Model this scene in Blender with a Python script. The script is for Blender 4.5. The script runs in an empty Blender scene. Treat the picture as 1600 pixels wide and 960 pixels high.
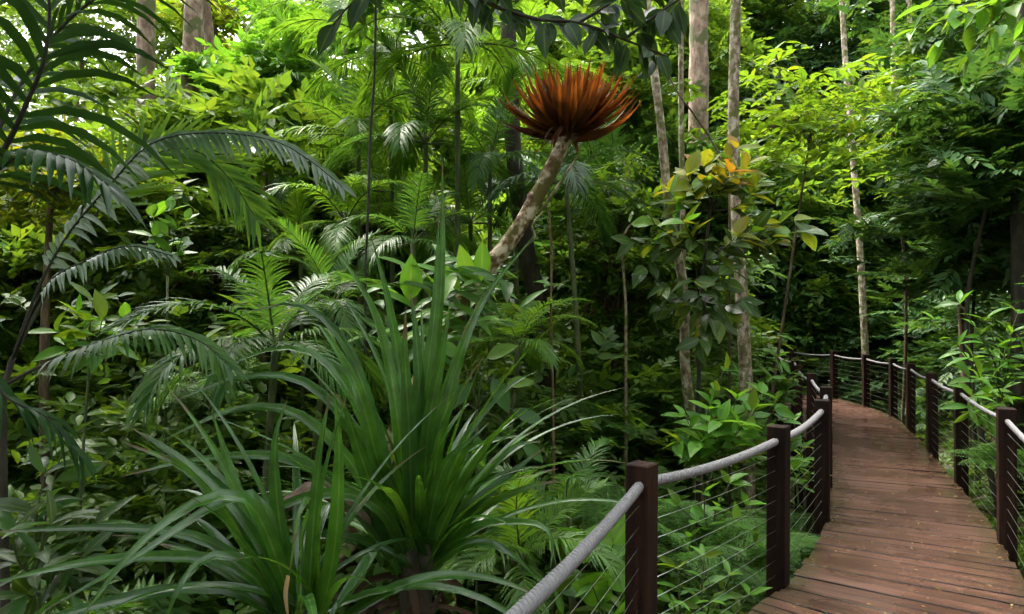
import bpy, math, random
import numpy as np
from mathutils import Vector, Matrix

rng = np.random.default_rng(11)
random.seed(11)
SC = bpy.context.scene
COL = SC.collection
R = math.radians

# ---------------------------------------------------------------- camera
CAMZ = 1.75
FPX = 1067.0                      # focal length in pixels of a 1600 px wide picture
cam_d = bpy.data.cameras.new('camera')
cam_d.sensor_width = 36.0
cam_d.lens = 36.0 * FPX / 1600.0
cam_d.shift_y = 20.0 / 1600.0
cam_d.clip_start = 0.05
cam_d.clip_end = 1000.0
cam = bpy.data.objects.new('camera', cam_d)
cam.location = (0, 0, CAMZ)
cam.rotation_euler = (R(90), 0, 0)
COL.objects.link(cam)
SC.camera = cam

# ---------------------------------------------------------------- sky, sun, exposure
SUN_ELEV, SUN_AZ = R(62), R(-45)  # azimuth clockwise from +Y (the view direction)
world = bpy.data.worlds.new('World')
SC.world = world
world.use_nodes = True
wn, wl = world.node_tree.nodes, world.node_tree.links
wn.clear()
w_out = wn.new('ShaderNodeOutputWorld')
w_bg = wn.new('ShaderNodeBackground')
w_sky = wn.new('ShaderNodeTexSky')
w_sky.sky_type = 'NISHITA'
w_sky.sun_disc = False
w_sky.sun_elevation = SUN_ELEV
w_sky.sun_rotation = SUN_AZ
w_sky.air_density = 1.0
w_sky.dust_density = 4.0
w_hsv = wn.new('ShaderNodeHueSaturation')   # thin high cloud: the sky is nearly white
w_hsv.inputs['Saturation'].default_value = 0.2
w_bg.inputs['Strength'].default_value = 0.15
wl.new(w_sky.outputs[0], w_hsv.inputs['Color'])
wl.new(w_hsv.outputs[0], w_bg.inputs[0])
wl.new(w_bg.outputs[0], w_out.inputs[0])

sun_d = bpy.data.lights.new('sun', 'SUN')
sun_d.energy = 1.5
sun_d.angle = R(24)
sun_d.color = (1.0, 0.93, 0.78)
sun = bpy.data.objects.new('sun', sun_d)
sd = Vector((math.sin(SUN_AZ) * math.cos(SUN_ELEV), math.cos(SUN_AZ) * math.cos(SUN_ELEV), math.sin(SUN_ELEV)))
sun.rotation_euler = (-sd).to_track_quat('-Z', 'Y').to_euler()
sun.location = sd * 60
COL.objects.link(sun)

vs = SC.view_settings
vs.view_transform = 'Standard'
vs.look = 'None'
vs.exposure = 2.88
vs.gamma = 1.0
vs.use_curve_mapping = False
cy = SC.cycles
cy.use_denoising = True
cy.use_adaptive_sampling = True
cy.adaptive_threshold = 0.04
cy.max_bounces = 4
cy.diffuse_bounces = 2
cy.glossy_bounces = 2
cy.transmission_bounces = 2
cy.transparent_max_bounces = 4
cy.sample_clamp_indirect = 6.0
cy.caustics_reflective = False
cy.caustics_refractive = False

# ---------------------------------------------------------------- helpers
ORG = {}

def P(px, py, d):
    """world point seen at pixel (px, py) of the photograph, d metres ahead"""
    return np.array(((px - 800.0) / FPX * d, d, CAMZ + (500.0 - py) / FPX * d))

def unit(v):
    v = np.asarray(v, float)
    return v / (np.linalg.norm(v, axis=-1, keepdims=True) + 1e-12)

def thing(name, label, cat, loc, group=None):
    o = bpy.data.objects.new(name, None)
    o.empty_display_size = 0.1
    COL.objects.link(o)
    o.location = [float(c) for c in loc]
    ORG[o] = np.array(loc, float)
    o['label'] = label
    o['category'] = cat
    if group:
        o['group'] = group
    return o

def org_of(o):
    while o is not None:
        if o in ORG:
            return ORG[o]
        o = o.parent
    return np.zeros(3)

class MB:
    def __init__(self):
        self.V, self.T, self.Q, self.UV, self.n = [], [], [], [], 0
    def add(self, V, tris=None, quads=None, uv=None):
        V = np.asarray(V, float).reshape(-1, 3)
        if tris is not None and len(tris):
            self.T.append(np.asarray(tris, int).reshape(-1, 3) + self.n)
        if quads is not None and len(quads):
            self.Q.append(np.asarray(quads, int).reshape(-1, 4) + self.n)
        self.V.append(V)
        self.UV.append(np.zeros((len(V), 2)) if uv is None else np.asarray(uv, float).reshape(-1, 2))
        self.n += len(V)
    def mesh(self, name, mat, org=None, smooth=True):
        V = np.concatenate(self.V)
        if org is not None:
            V = V - org
        UV = np.concatenate(self.UV)
        T = np.concatenate(self.T) if self.T else np.zeros((0, 3), int)
        Q = np.concatenate(self.Q) if self.Q else np.zeros((0, 4), int)
        loops = np.concatenate([T.ravel(), Q.ravel()]).astype(np.int32)
        starts = np.concatenate([np.arange(len(T)) * 3, len(T) * 3 + np.arange(len(Q)) * 4]).astype(np.int32)
        me = bpy.data.meshes.new(name)
        me.vertices.add(len(V))
        me.vertices.foreach_set('co', V.astype(np.float32).ravel())
        me.loops.add(len(loops))
        me.loops.foreach_set('vertex_index', loops)
        me.polygons.add(len(starts))
        me.polygons.foreach_set('loop_start', starts)
        uvl = me.uv_layers.new(name='UVMap')
        uvl.data.foreach_set('uv', UV[loops].astype(np.float32).ravel())
        me.update(calc_edges=True)
        me.polygons.foreach_set('use_smooth', np.full(len(starts), smooth, dtype=bool))
        me.materials.append(mat)
        me.validate()
        return me
    def build(self, name, mat, parent=None, smooth=True, kind=None):
        o = bpy.data.objects.new(name, self.mesh(name, mat, org_of(parent) if parent else None, smooth))
        COL.objects.link(o)
        if parent:
            o.parent = parent
        if kind:
            o['kind'] = kind
        return o

def put(name, me, M, parent, mat=None, kind=None):
    """object with shared mesh data; M is its world matrix"""
    o = bpy.data.objects.new(name, me)
    COL.objects.link(o)
    o.parent = parent
    o.matrix_basis = Matrix.Translation(Vector(-org_of(parent))) @ M
    if mat is not None:
        o.material_slots[0].link = 'OBJECT'
        o.material_slots[0].material = mat
    if kind:
        o['kind'] = kind
    return o

def frame(pos, fwd, up, s=1.0, sx=None):
    """matrix with Y along fwd, Z near up"""
    y = unit(fwd)
    x = unit(np.cross(y, up))
    z = np.cross(x, y)
    sx = s if sx is None else sx
    M = Matrix.Identity(4)
    for i in range(3):
        M[i][0] = x[i] * sx; M[i][1] = y[i] * s; M[i][2] = z[i] * s; M[i][3] = pos[i]
    return M

def spline(pts, n):
    """Catmull-Rom through pts, n samples evenly spaced"""
    p = np.asarray(pts, float)
    if len(p) == 2:
        t = np.linspace(0, 1, n)[:, None]
        return p[0] * (1 - t) + p[1] * t
    q = np.vstack([2 * p[0] - p[1], p, 2 * p[-1] - p[-2]])
    out = []
    for i in range(len(p) - 1):
        a, b, c, d = q[i:i + 4]
        t = np.linspace(0, 1, 24, endpoint=False)[:, None]
        out.append(0.5 * ((2 * b) + (c - a) * t + (2 * a - 5 * b + 4 * c - d) * t ** 2 + (3 * b - a - 3 * c + d) * t ** 3))
    out = np.vstack(out + [p[-1:]])
    L = np.concatenate([[0], np.cumsum(np.linalg.norm(np.diff(out, axis=0), axis=1))])
    s = np.linspace(0, L[-1], n)
    return np.stack([np.interp(s, L, out[:, k]) for k in range(out.shape[1])], 1)

def tangents(p):
    return unit(np.gradient(p, axis=0))

def tube(mb, pts, rad, sides=8, cap=True, squash=None):
    p = np.asarray(pts, float)
    n = len(p)
    r = np.broadcast_to(np.asarray(rad, float), (n,))
    t = tangents(p)
    ref = np.array((0, 0, 1.0)) if abs(t[0][2]) < 0.9 else np.array((1.0, 0, 0))
    a = unit(np.cross(t[0], ref))
    V = []
    ang = np.arange(sides) * 2 * np.pi / sides
    for i in range(n):
        a = unit(a - t[i] * np.dot(a, t[i]))
        b = np.cross(t[i], a)
        V.append(p[i] + r[i] * (np.cos(ang)[:, None] * a + np.sin(ang)[:, None] * b))
    V = np.vstack(V)
    q = []
    for i in range(n - 1):
        for k in range(sides):
            k2 = (k + 1) % sides
            q.append((i * sides + k, i * sides + k2, (i + 1) * sides + k2, (i + 1) * sides + k))
    L = np.concatenate([[0], np.cumsum(np.linalg.norm(np.diff(p, axis=0), axis=1))])
    uv = np.stack([np.tile(np.arange(sides) / sides, n), np.repeat(L, sides)], 1)
    tr = []
    if cap:
        V = np.vstack([V, p[0], p[-1]])
        uv = np.vstack([uv, (0, 0), (0, L[-1])])
        e = n * sides
        for k in range(sides):
            k2 = (k + 1) % sides
            tr.append((e, k2, k)); tr.append((e + 1, (n - 1) * sides + k, (n - 1) * sides + k2))
    mb.add(V, tr, q, uv)

def blade(mb, pts, width, nrm, fold=0.18):
    """leaf strip along pts; width (n,), nrm = surface normal hint (3,) or (n,3); folded along its midrib"""
    p = np.asarray(pts, float); n = len(p)
    t = tangents(p)
    nn = np.broadcast_to(np.asarray(nrm, float), (n, 3))
    s = unit(np.cross(t, nn))
    m = np.cross(s, t)
    w = np.asarray(width, float)[:, None]
    V = np.stack([p - s * w / 2 + m * w * fold, p, p + s * w / 2 + m * w * fold], 1).reshape(-1, 3)
    v = np.linspace(0, 1, n)
    uv = np.stack([np.tile((0, .5, 1), n), np.repeat(v, 3)], 1)
    i = np.arange(n - 1)[:, None] * 3
    q = np.concatenate([i + np.array((0, 1, 4, 3)), i + np.array((1, 2, 5, 4))])
    mb.add(V, None, q, uv)

def strap_w(n, W, base=0.75, p=2.0):
    t = np.linspace(0, 1, n)
    return W * (base + (1 - base) * np.sin(np.pi * np.minimum(t * 1.6, 1) * 0.5)) * (1 - t ** p) + 0.002

# ---- leaf templates: (V, T, UV) with x across, y along, z out of the upper face
def leaf_tmpl(rows, W=0.4, fold=0.08, curl=0.12, peak=0.42, notch=0):
    t = np.linspace(0, 1, rows)
    w = np.where(t < peak, np.sin(0.5 * np.pi * t / peak) ** 0.8, np.cos(0.5 * np.pi * (t - peak) / (1 - peak)) ** 1.05)
    w = np.maximum(w, 0) * W / 2
    V, UV = [], []
    for i in range(rows):
        z0 = -curl * t[i] ** 2
        V += [(-w[i], t[i], z0 + fold * w[i] * 4), (0, t[i], z0), (w[i], t[i], z0 + fold * w[i] * 4)]
        UV += [(0, t[i]), (.5, t[i]), (1, t[i])]
    T = []
    for i in range(rows - 1):
        a = i * 3
        for k in (0, 1):
            if i == 0:
                T.append((a + 1, a + 3 + k + 1, a + 3 + k))
            elif i == rows - 2:
                T.append((a + k, a + k + 1, a + 4))
            else:
                T += [(a + k, a + k + 1, a + 4 + k), (a + k, a + 4 + k, a + 3 + k)]
    V, UV, T = np.array(V, float), np.array(UV, float), np.array(T)
    used = np.unique(T); mp = -np.ones(len(V), int); mp[used] = np.arange(len(used))
    return V[used], mp[T], UV[used]

L2 = (np.array([(0, 0, 0), (-.24, .42, .05), (.24, .42, .05), (0, 1, -.08)]), np.array([(0, 3, 1), (0, 2, 3)]), np.array([(.5, 0), (0, .4), (1, .4), (.5, 1)]))
L4 = leaf_tmpl(4)
L5 = leaf_tmpl(5)
L7 = leaf_tmpl(7)

def cloud(mb, tm, pos, fwd, up, scale, sx=None):
    V, T, UV = tm
    pos = np.asarray(pos, float); N = len(pos)
    if N == 0:
        return
    y = unit(fwd)
    x = unit(np.cross(y, up))
    z = np.cross(x, y)
    sc = np.broadcast_to(np.asarray(scale, float), (N,))[:, None, None]
    sxx = sc if sx is None else np.broadcast_to(np.asarray(sx, float), (N,))[:, None, None]
    W = pos[:, None, :] + sxx * V[None, :, 0:1] * x[:, None, :] + sc * (V[None, :, 1:2] * y[:, None, :] + V[None, :, 2:3] * z[:, None, :])
    k = len(V)
    TT = (T[None] + (np.arange(N) * k)[:, None, None]).reshape(-1, 3)
    mb.add(W.reshape(-1, 3), TT, None, np.tile(UV, (N, 1)))

def spray_tmpl(leaf, n, leaf_len, aspect=1.0, ang=55, seed=0, droop=0.18, alt=True, jit=0.25):
    """a twig of length 1 along +Y with n leaves in two rows and one at the end"""
    r = np.random.default_rng(seed)
    mb = MB()
    pos, fwd, up, sc = [], [], [], []
    for i in range(n):
        t = (i + 0.8) / (n + 0.4)
        side = (-1 if i % 2 else 1)
        a = R(ang * (1 - 0.45 * t) + r.normal(0, 10))
        pos.append((0, t * 0.85, -droop * t * t))
        fwd.append((side * math.sin(a), math.cos(a), -0.15 + r.normal(0, jit)))
        up.append((r.normal(0, jit), r.normal(0, jit), 1))
        sc.append(leaf_len * r.uniform(.5, 1.25) * (0.75 + 0.5 * math.sin(math.pi * min(1, t + .15))))
    pos.append((0, 0.87, -droop)); fwd.append((r.normal(0, .2), 1, -.2)); up.append((0, 0, 1)); sc.append(leaf_len)
    sc = np.array(sc)
    cloud(mb, leaf, pos, fwd, up, sc, sc * aspect)
    V = np.concatenate(mb.V); T = np.concatenate(mb.T); UV = np.concatenate(mb.UV)
    # the twig: a thin three-sided stalk
    k = len(V)
    tw = np.array([(-.008, 0, 0), (.008, 0, 0), (0, .85, -droop * .75)])
    return np.vstack([V, tw]), np.vstack([T, [(k, k + 1, k + 2)]]), np.vstack([UV, [(.5, .5)] * 3])

SPR_FAR = [spray_tmpl(L2, 9, .36, 1.0, seed=s) for s in range(5)]
SPR_MID = [spray_tmpl(L4, 9, .36, 1.0, seed=s + 10) for s in range(5)]
SPR_PIN = [spray_tmpl(L2, 18, .30, .75, 70, seed=s + 20, jit=.08) for s in range(4)]
SPR_NEAR = [spray_tmpl(L5, 7, .42, 1.05, seed=s + 30) for s in range(4)]
SPR_FERN = [spray_tmpl(L2, 30, .26, .5, 78, seed=s + 40, jit=.06, droop=.4) for s in range(3)]

def sprays(mb, tms, pos, fwd, up, scale):
    pos = np.asarray(pos); idx = rng.integers(0, len(tms), len(pos))
    for k in range(len(tms)):
        m = idx == k
        cloud(mb, tms[k], pos[m], np.asarray(fwd)[m], np.asarray(up)[m], np.asarray(scale)[m])

def rdir(n):
    return unit(rng.normal(size=(n, 3)))

def clump(mb, tms, c, rad, n, size, flat=0.6, out=0.9, shell=0.55):
    """n sprays filling an ellipsoid of radius rad (3,) round c, growing outwards, leaf faces up"""
    d = rdir(n)
    d[:, 2] = np.where(d[:, 2] < -0.3, -d[:, 2] * .7, d[:, 2])
    r = (shell + (1 - shell) * rng.random(n) ** .5)[:, None]
    pos = np.asarray(c) + d * r * np.asarray(rad)
    fwd = d * out + rng.normal(0, .45, (n, 3)); fwd[:, 2] *= flat; fwd[:, 2] -= 0.05
    up = np.array((0, 0, 1.0)) + rng.normal(0, .35, (n, 3)) + d * .25
    sprays(mb, tms, pos - unit(fwd) * size * .5, fwd, up, size * rng.uniform(.7, 1.25, n))

# ---------------------------------------------------------------- materials
def newmat(name):
    m = bpy.data.materials.new(name)
    m.use_nodes = True
    nt = m.node_tree
    nt.nodes.clear()
    out = nt.nodes.new('ShaderNodeOutputMaterial')
    return m, nt, out

def node(nt, t, **kw):
    n = nt.nodes.new(t)
    for k, v in kw.items():
        if k.startswith('i_'):
            n.inputs[k[2:]].default_value = v
        else:
            setattr(n, k, v)
    return n

def ramp(nt, cols, pos=None):
    r = nt.nodes.new('ShaderNodeValToRGB')
    e = r.color_ramp.elements
    pos = pos or np.linspace(0, 1, len(cols))
    while len(e) < len(cols):
        e.new(0.5)
    for k, c in enumerate(cols):
        e[k].position = pos[k]
        e[k].color = (*c, 1)
    return r

def leaf_mat(name, cols, pos=None, rough=.42, trans=.35, tgain=1.9, spec=.36, midrib=0.0, stripes=0.0, blotch=0.0, tip=0.0):
    m, nt, out = newmat(name)
    L = nt.links.new
    geo = node(nt, 'ShaderNodeNewGeometry')
    oi = node(nt, 'ShaderNodeObjectInfo')
    add = node(nt, 'ShaderNodeMath', operation='ADD')
    L(geo.outputs['Random Per Island'], add.inputs[0]); L(oi.outputs['Random'], add.inputs[1])
    fr = node(nt, 'ShaderNodeMath', operation='FRACT'); L(add.outputs[0], fr.inputs[0])
    rp = ramp(nt, cols, pos); L(fr.outputs[0], rp.inputs[0])
    col = rp.outputs[0]
    if midrib or stripes:
        uv = node(nt, 'ShaderNodeUVMap'); sx = node(nt, 'ShaderNodeSeparateXYZ'); L(uv.outputs[0], sx.inputs[0])
        a = node(nt, 'ShaderNodeMath', operation='SUBTRACT'); L(sx.outputs[0], a.inputs[0]); a.inputs[1].default_value = .5
        b = node(nt, 'ShaderNodeMath', operation='ABSOLUTE'); L(a.outputs[0], b.inputs[0])
        if stripes:
            w = node(nt, 'ShaderNodeMath', operation='MULTIPLY'); L(sx.outputs[0], w.inputs[0]); w.inputs[1].default_value = 70
            s = node(nt, 'ShaderNodeMath', operation='SINE'); L(w.outputs[0], s.inputs[0])
            mr = node(nt, 'ShaderNodeMapRange'); L(s.outputs[0], mr.inputs[0])
            mr.inputs[1].default_value = -1; mr.inputs[2].default_value = 1; mr.inputs[3].default_value = 1 - stripes; mr.inputs[4].default_value = 1 + stripes
            mm = node(nt, 'ShaderNodeMix', data_type='RGBA', blend_type='MULTIPLY'); mm.inputs[0].default_value = 1
            L(col, mm.inputs[6]); L(mr.outputs[0], mm.inputs[7]); col = mm.outputs[2]
        if midrib:
            mr = node(nt, 'ShaderNodeMapRange'); L(b.outputs[0], mr.inputs[0])
            mr.inputs[1].default_value = 0.02; mr.inputs[2].default_value = 0.09; mr.inputs[3].default_value = midrib; mr.inputs[4].default_value = 0
            mm = node(nt, 'ShaderNodeMix', data_type='RGBA'); L(mr.outputs[0], mm.inputs[0]); L(col, mm.inputs[6])
            mm.inputs[7].default_value = (.22, .30, .10, 1); col = mm.outputs[2]
    if tip:
        uv2 = node(nt, 'ShaderNodeUVMap'); s2 = node(nt, 'ShaderNodeSeparateXYZ'); L(uv2.outputs[0], s2.inputs[0])
        t2 = node(nt, 'ShaderNodeTexCoord'); n2 = node(nt, 'ShaderNodeTexNoise'); n2.inputs['Scale'].default_value = 14; n2.inputs['Detail'].default_value = 3; L(t2.outputs['Object'], n2.inputs[0])
        ad = node(nt, 'ShaderNodeMath', operation='MULTIPLY_ADD'); L(n2.outputs[0], ad.inputs[0]); ad.inputs[1].default_value = .45; L(s2.outputs[1], ad.inputs[2])
        oir = node(nt, 'ShaderNodeMath', operation='MULTIPLY_ADD'); L(fr.outputs[0], oir.inputs[0]); oir.inputs[1].default_value = .22; L(ad.outputs[0], oir.inputs[2])
        mt_ = node(nt, 'ShaderNodeMapRange'); L(oir.outputs[0], mt_.inputs[0]); mt_.inputs[1].default_value = 1.34 - tip; mt_.inputs[2].default_value = 1.42 - tip
        mm = node(nt, 'ShaderNodeMix', data_type='RGBA'); L(mt_.outputs[0], mm.inputs[0]); L(col, mm.inputs[6]); mm.inputs[7].default_value = (.085, .065, .025, 1); col = mm.outputs[2]
    if blotch:
        tc = node(nt, 'ShaderNodeTexCoord'); nz = node(nt, 'ShaderNodeTexNoise'); nz.inputs['Scale'].default_value = 9; nz.inputs['Detail'].default_value = 4
        L(tc.outputs['Object'], nz.inputs[0])
        mr = node(nt, 'ShaderNodeMapRange'); L(nz.outputs[0], mr.inputs[0])
        mr.inputs[1].default_value = .3; mr.inputs[2].default_value = .7; mr.inputs[3].default_value = 1 - blotch; mr.inputs[4].default_value = 1 + blotch
        mm = node(nt, 'ShaderNodeMix', data_type='RGBA', blend_type='MULTIPLY'); mm.inputs[0].default_value = 1
        L(col, mm.inputs[6]); L(mr.outputs[0], mm.inputs[7]); col = mm.outputs[2]
    bs = node(nt, 'ShaderNodeBsdfPrincipled'); bs.inputs['Roughness'].default_value = rough
    bs.inputs['Specular IOR Level'].default_value = spec
    L(col, bs.inputs['Base Color'])
    tr = node(nt, 'ShaderNodeBsdfTranslucent')
    tm = node(nt, 'ShaderNodeMix', data_type='RGBA', blend_type='MULTIPLY'); tm.inputs[0].default_value = 1
    L(col, tm.inputs[6]); tm.inputs[7].default_value = (tgain * 1.25, tgain, tgain * .45, 1)
    L(tm.outputs[2], tr.inputs[0])
    mx = node(nt, 'ShaderNodeMixShader'); mx.inputs[0].default_value = trans
    L(bs.outputs[0], mx.inputs[1]); L(tr.outputs[0], mx.inputs[2]); L(mx.outputs[0], out.inputs[0])
    return m

def bark_mat(name, c1, c2, c3, scale=6, rough=.85, stretch=.35, bump=.4, moss=None, rpos=(.36, .5, .62)):
    m, nt, out = newmat(name)
    L = nt.links.new
    tc = node(nt, 'ShaderNodeTexCoord'); mp = node(nt, 'ShaderNodeMapping'); mp.inputs['Scale'].default_value = (1, 1, stretch)
    L(tc.outputs['Object'], mp.inputs[0])
    nz = node(nt, 'ShaderNodeTexNoise'); nz.inputs['Scale'].default_value = scale; nz.inputs['Detail'].default_value = 6; nz.inputs['Roughness'].default_value = .65
    L(mp.outputs[0], nz.inputs[0])
    rp = ramp(nt, [c1, c2, c3], list(rpos)); L(nz.outputs[0], rp.inputs[0]); col = rp.outputs[0]
    if moss:
        n2 = node(nt, 'ShaderNodeTexNoise'); n2.inputs['Scale'].default_value = scale * .6; n2.inputs['Detail'].default_value = 5
        L(tc.outputs['Object'], n2.inputs[0])
        r2 = ramp(nt, [(0, 0, 0), (1, 1, 1)], [.5, .58]); L(n2.outputs[0], r2.inputs[0])
        mm = node(nt, 'ShaderNodeMix', data_type='RGBA'); L(r2.outputs[0], mm.inputs[0]); L(col, mm.inputs[6]); mm.inputs[7].default_value = (*moss, 1); col = mm.outputs[2]
    bs = node(nt, 'ShaderNodeBsdfPrincipled'); bs.inputs['Roughness'].default_value = rough
    L(col, bs.inputs['Base Color'])
    n3 = node(nt, 'ShaderNodeTexNoise'); n3.inputs['Scale'].default_value = scale * 5; n3.inputs['Detail'].default_value = 6
    L(mp.outputs[0], n3.inputs[0])
    bp = node(nt, 'ShaderNodeBump'); bp.inputs['Strength'].default_value = bump; bp.inputs['Distance'].default_value = .02
    L(n3.outputs[0], bp.inputs['Height']); L(bp.outputs[0], bs.inputs['Normal'])
    L(bs.outputs[0], out.inputs[0])
    return m

def wood_mat(name, c1, c2, c3, rough=(.3, .6), scale=1.0, axis=0, edge=None, spec=.5):
    """grain along the given object axis, varied per object"""
    m, nt, out = newmat(name)
    L = nt.links.new
    uv = node(nt, 'ShaderNodeUVMap'); oi = node(nt, 'ShaderNodeObjectInfo')
    cmb = node(nt, 'ShaderNodeCombineXYZ')
    ml = node(nt, 'ShaderNodeMath', operation='MULTIPLY'); L(oi.outputs['Random'], ml.inputs[0]); ml.inputs[1].default_value = 37
    L(ml.outputs[0], cmb.inputs[2])
    va = node(nt, 'ShaderNodeVectorMath', operation='ADD'); L(uv.outputs[0], va.inputs[0]); L(cmb.outputs[0], va.inputs[1])
    mp = node(nt, 'ShaderNodeMapping'); mp.inputs['Scale'].default_value = (1.6 * scale, 28 * scale, 1)
    L(va.outputs[0], mp.inputs[0])
    nz = node(nt, 'ShaderNodeTexNoise'); nz.inputs['Scale'].default_value = 1.0; nz.inputs['Detail'].default_value = 7; nz.inputs['Roughness'].default_value = .7
    L(mp.outputs[0], nz.inputs[0])
    rp = ramp(nt, [c1, c2, c3], [.3, .5, .72]); L(nz.outputs[0], rp.inputs[0])
    hv = node(nt, 'ShaderNodeHueSaturation')
    mr = node(nt, 'ShaderNodeMapRange'); L(oi.outputs['Random'], mr.inputs[0]); mr.inputs[3].default_value = .78; mr.inputs[4].default_value = 1.2
    L(mr.outputs[0], hv.inputs['Value']); L(rp.outputs[0], hv.inputs['Color'])
    col = hv.outputs[0]
    # damp stains and algae
    tc = node(nt, 'ShaderNodeTexCoord')
    n2 = node(nt, 'ShaderNodeTexNoise'); n2.inputs['Scale'].default_value = 1.7; n2.inputs['Detail'].default_value = 5; L(tc.outputs['Object'], n2.inputs[0])
    r2 = ramp(nt, [(.5, .5, .5), (1.1, 1.1, 1.1)], [.35, .62]); L(n2.outputs[0], r2.inputs[0])
    mm = node(nt, 'ShaderNodeMix', data_type='RGBA', blend_type='MULTIPLY'); mm.inputs[0].default_value = .5
    L(col, mm.inputs[6]); L(r2.outputs[0], mm.inputs[7]); col = mm.outputs[2]
    if edge is not None:
        sx = node(nt, 'ShaderNodeSeparateXYZ'); L(uv.outputs[0], sx.inputs[0])
        a = node(nt, 'ShaderNodeMath', operation='ABSOLUTE'); L(sx.outputs[0], a.inputs[0])
        n4 = node(nt, 'ShaderNodeTexNoise'); n4.inputs['Scale'].default_value = 5; n4.inputs['Detail'].default_value = 4; L(tc.outputs['Object'], n4.inputs[0])
        ad = node(nt, 'ShaderNodeMath', operation='MULTIPLY_ADD'); L(n4.outputs[0], ad.inputs[0]); ad.inputs[1].default_value = .5; L(a.outputs[0], ad.inputs[2])
        m2 = node(nt, 'ShaderNodeMapRange'); L(ad.outputs[0], m2.inputs[0]); m2.inputs[1].default_value = .62; m2.inputs[2].default_value = .88; m2.inputs[3].default_value = 0; m2.inputs[4].default_value = .75
        mx2 = node(nt, 'ShaderNodeMix', data_type='RGBA'); L(m2.outputs[0], mx2.inputs[0]); L(col, mx2.inputs[6]); mx2.inputs[7].default_value = (*edge, 1); col = mx2.outputs[2]
        b1 = node(nt, 'ShaderNodeMath', operation='SUBTRACT'); L(sx.outputs[1], b1.inputs[0]); b1.inputs[1].default_value = .08
        b2 = node(nt, 'ShaderNodeMath', operation='ABSOLUTE'); L(b1.outputs[0], b2.inputs[0])
        b3 = node(nt, 'ShaderNodeMath', operation='MULTIPLY_ADD'); L(n4.outputs[0], b3.inputs[0]); b3.inputs[1].default_value = .016; L(b2.outputs[0], b3.inputs[2])
        b4 = node(nt, 'ShaderNodeMapRange'); L(b3.outputs[0], b4.inputs[0]); b4.inputs[1].default_value = .076; b4.inputs[2].default_value = .081; b4.inputs[4].default_value = .92
        mx3 = node(nt, 'ShaderNodeMix', data_type='RGBA'); L(b4.outputs[0], mx3.inputs[0]); L(col, mx3.inputs[6]); mx3.inputs[7].default_value = (.008, .005, .004, 1); col = mx3.outputs[2]  # joint dirt and gap shade, painted as a near-black band along plank edges
    bs = node(nt, 'ShaderNodeBsdfPrincipled'); L(col, bs.inputs['Base Color']); bs.inputs['Specular IOR Level'].default_value = spec
    m3 = node(nt, 'ShaderNodeMapRange'); L(n2.outputs[0], m3.inputs[0]); m3.inputs[1].default_value = .3; m3.inputs[2].default_value = .7
    m3.inputs[3].default_value = rough[0]; m3.inputs[4].default_value = rough[1]; L(m3.outputs[0], bs.inputs['Roughness'])
    bp = node(nt, 'ShaderNodeBump'); bp.inputs['Strength'].default_value = .35; bp.inputs['Distance'].default_value = .006
    L(nz.outputs[0], bp.inputs['Height']); L(bp.outputs[0], bs.inputs['Normal'])
    L(bs.outputs[0], out.inputs[0])
    return m

def plain_mat(name, col, rough=.5, metal=0.0):
    m, nt, out = newmat(name)
    bs = node(nt, 'ShaderNodeBsdfPrincipled'); bs.inputs['Roughness'].default_value = rough; bs.inputs['Metallic'].default_value = metal
    nz = node(nt, 'ShaderNodeTexNoise'); nz.inputs['Scale'].default_value = 40
    rp = ramp(nt, [tuple(c * .95 for c in col), tuple(min(1, c * 1.05) for c in col)], [.35, .65])
    nt.links.new(nz.outputs[0], rp.inputs[0]); nt.links.new(rp.outputs[0], bs.inputs['Base Color'])
    nt.links.new(bs.outputs[0], out.inputs[0])
    return m

M = {}
M['pandanus'] = leaf_mat('pandanus_leaf', [(.030, .105, .011), (.039, .13, .013), (.022, .082, .014), (.055, .155, .014)], rough=.26, trans=.3, tgain=2.2, spec=.62, stripes=.25, midrib=.22, blotch=.3, tip=.07)
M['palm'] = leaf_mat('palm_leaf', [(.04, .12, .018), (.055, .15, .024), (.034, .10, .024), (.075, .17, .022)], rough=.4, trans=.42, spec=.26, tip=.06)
M['palm_silver'] = leaf_mat('sky_sheen_palm_leaf', [(.07, .14, .07), (.10, .17, .10), (.055, .12, .05), (.08, .16, .06)], rough=.3, trans=.3, spec=.6, tip=.05)  # pale bluish base stands in for sky sheen on the leaflets
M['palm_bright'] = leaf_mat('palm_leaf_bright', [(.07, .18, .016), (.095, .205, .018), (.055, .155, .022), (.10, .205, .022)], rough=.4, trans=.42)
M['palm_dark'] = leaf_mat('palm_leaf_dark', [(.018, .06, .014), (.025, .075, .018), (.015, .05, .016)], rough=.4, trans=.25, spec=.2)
M['leaf_mid'] = leaf_mat('forest_leaf', [(.050, .11, .012), (.065, .14, .014), (.034, .085, .014), (.08, .15, .016), (.045, .12, .02)], trans=.4, spec=.2)
M['leaf_far'] = leaf_mat('far_leaf', [(.07, .155, .02), (.09, .18, .022), (.055, .13, .02), (.115, .195, .02), (.075, .175, .028)], trans=.42)
M['leaf_dark'] = leaf_mat('hill_leaf', [(.034, .098, .02), (.046, .12, .028), (.028, .085, .026), (.075, .14, .02)], rough=.45, trans=.3)
M['leaf_yellow'] = leaf_mat('yellow_green_leaf', [(.085, .185, .015), (.105, .20, .017), (.065, .16, .015), (.125, .20, .015)], rough=.42, trans=.55, tgain=1.6)
M['leaf_gold'] = leaf_mat('gold_leaf', [(.09, .15, .012), (.07, .14, .012), (.12, .15, .012), (.05, .115, .012)], rough=.45, trans=.62, tgain=1.8)
M['leaf_bright'] = leaf_mat('bright_green_leaf', [(.075, .23, .02), (.10, .27, .02), (.06, .19, .025), (.13, .29, .025)], rough=.4, trans=.45, tgain=1.7, midrib=.35)
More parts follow.
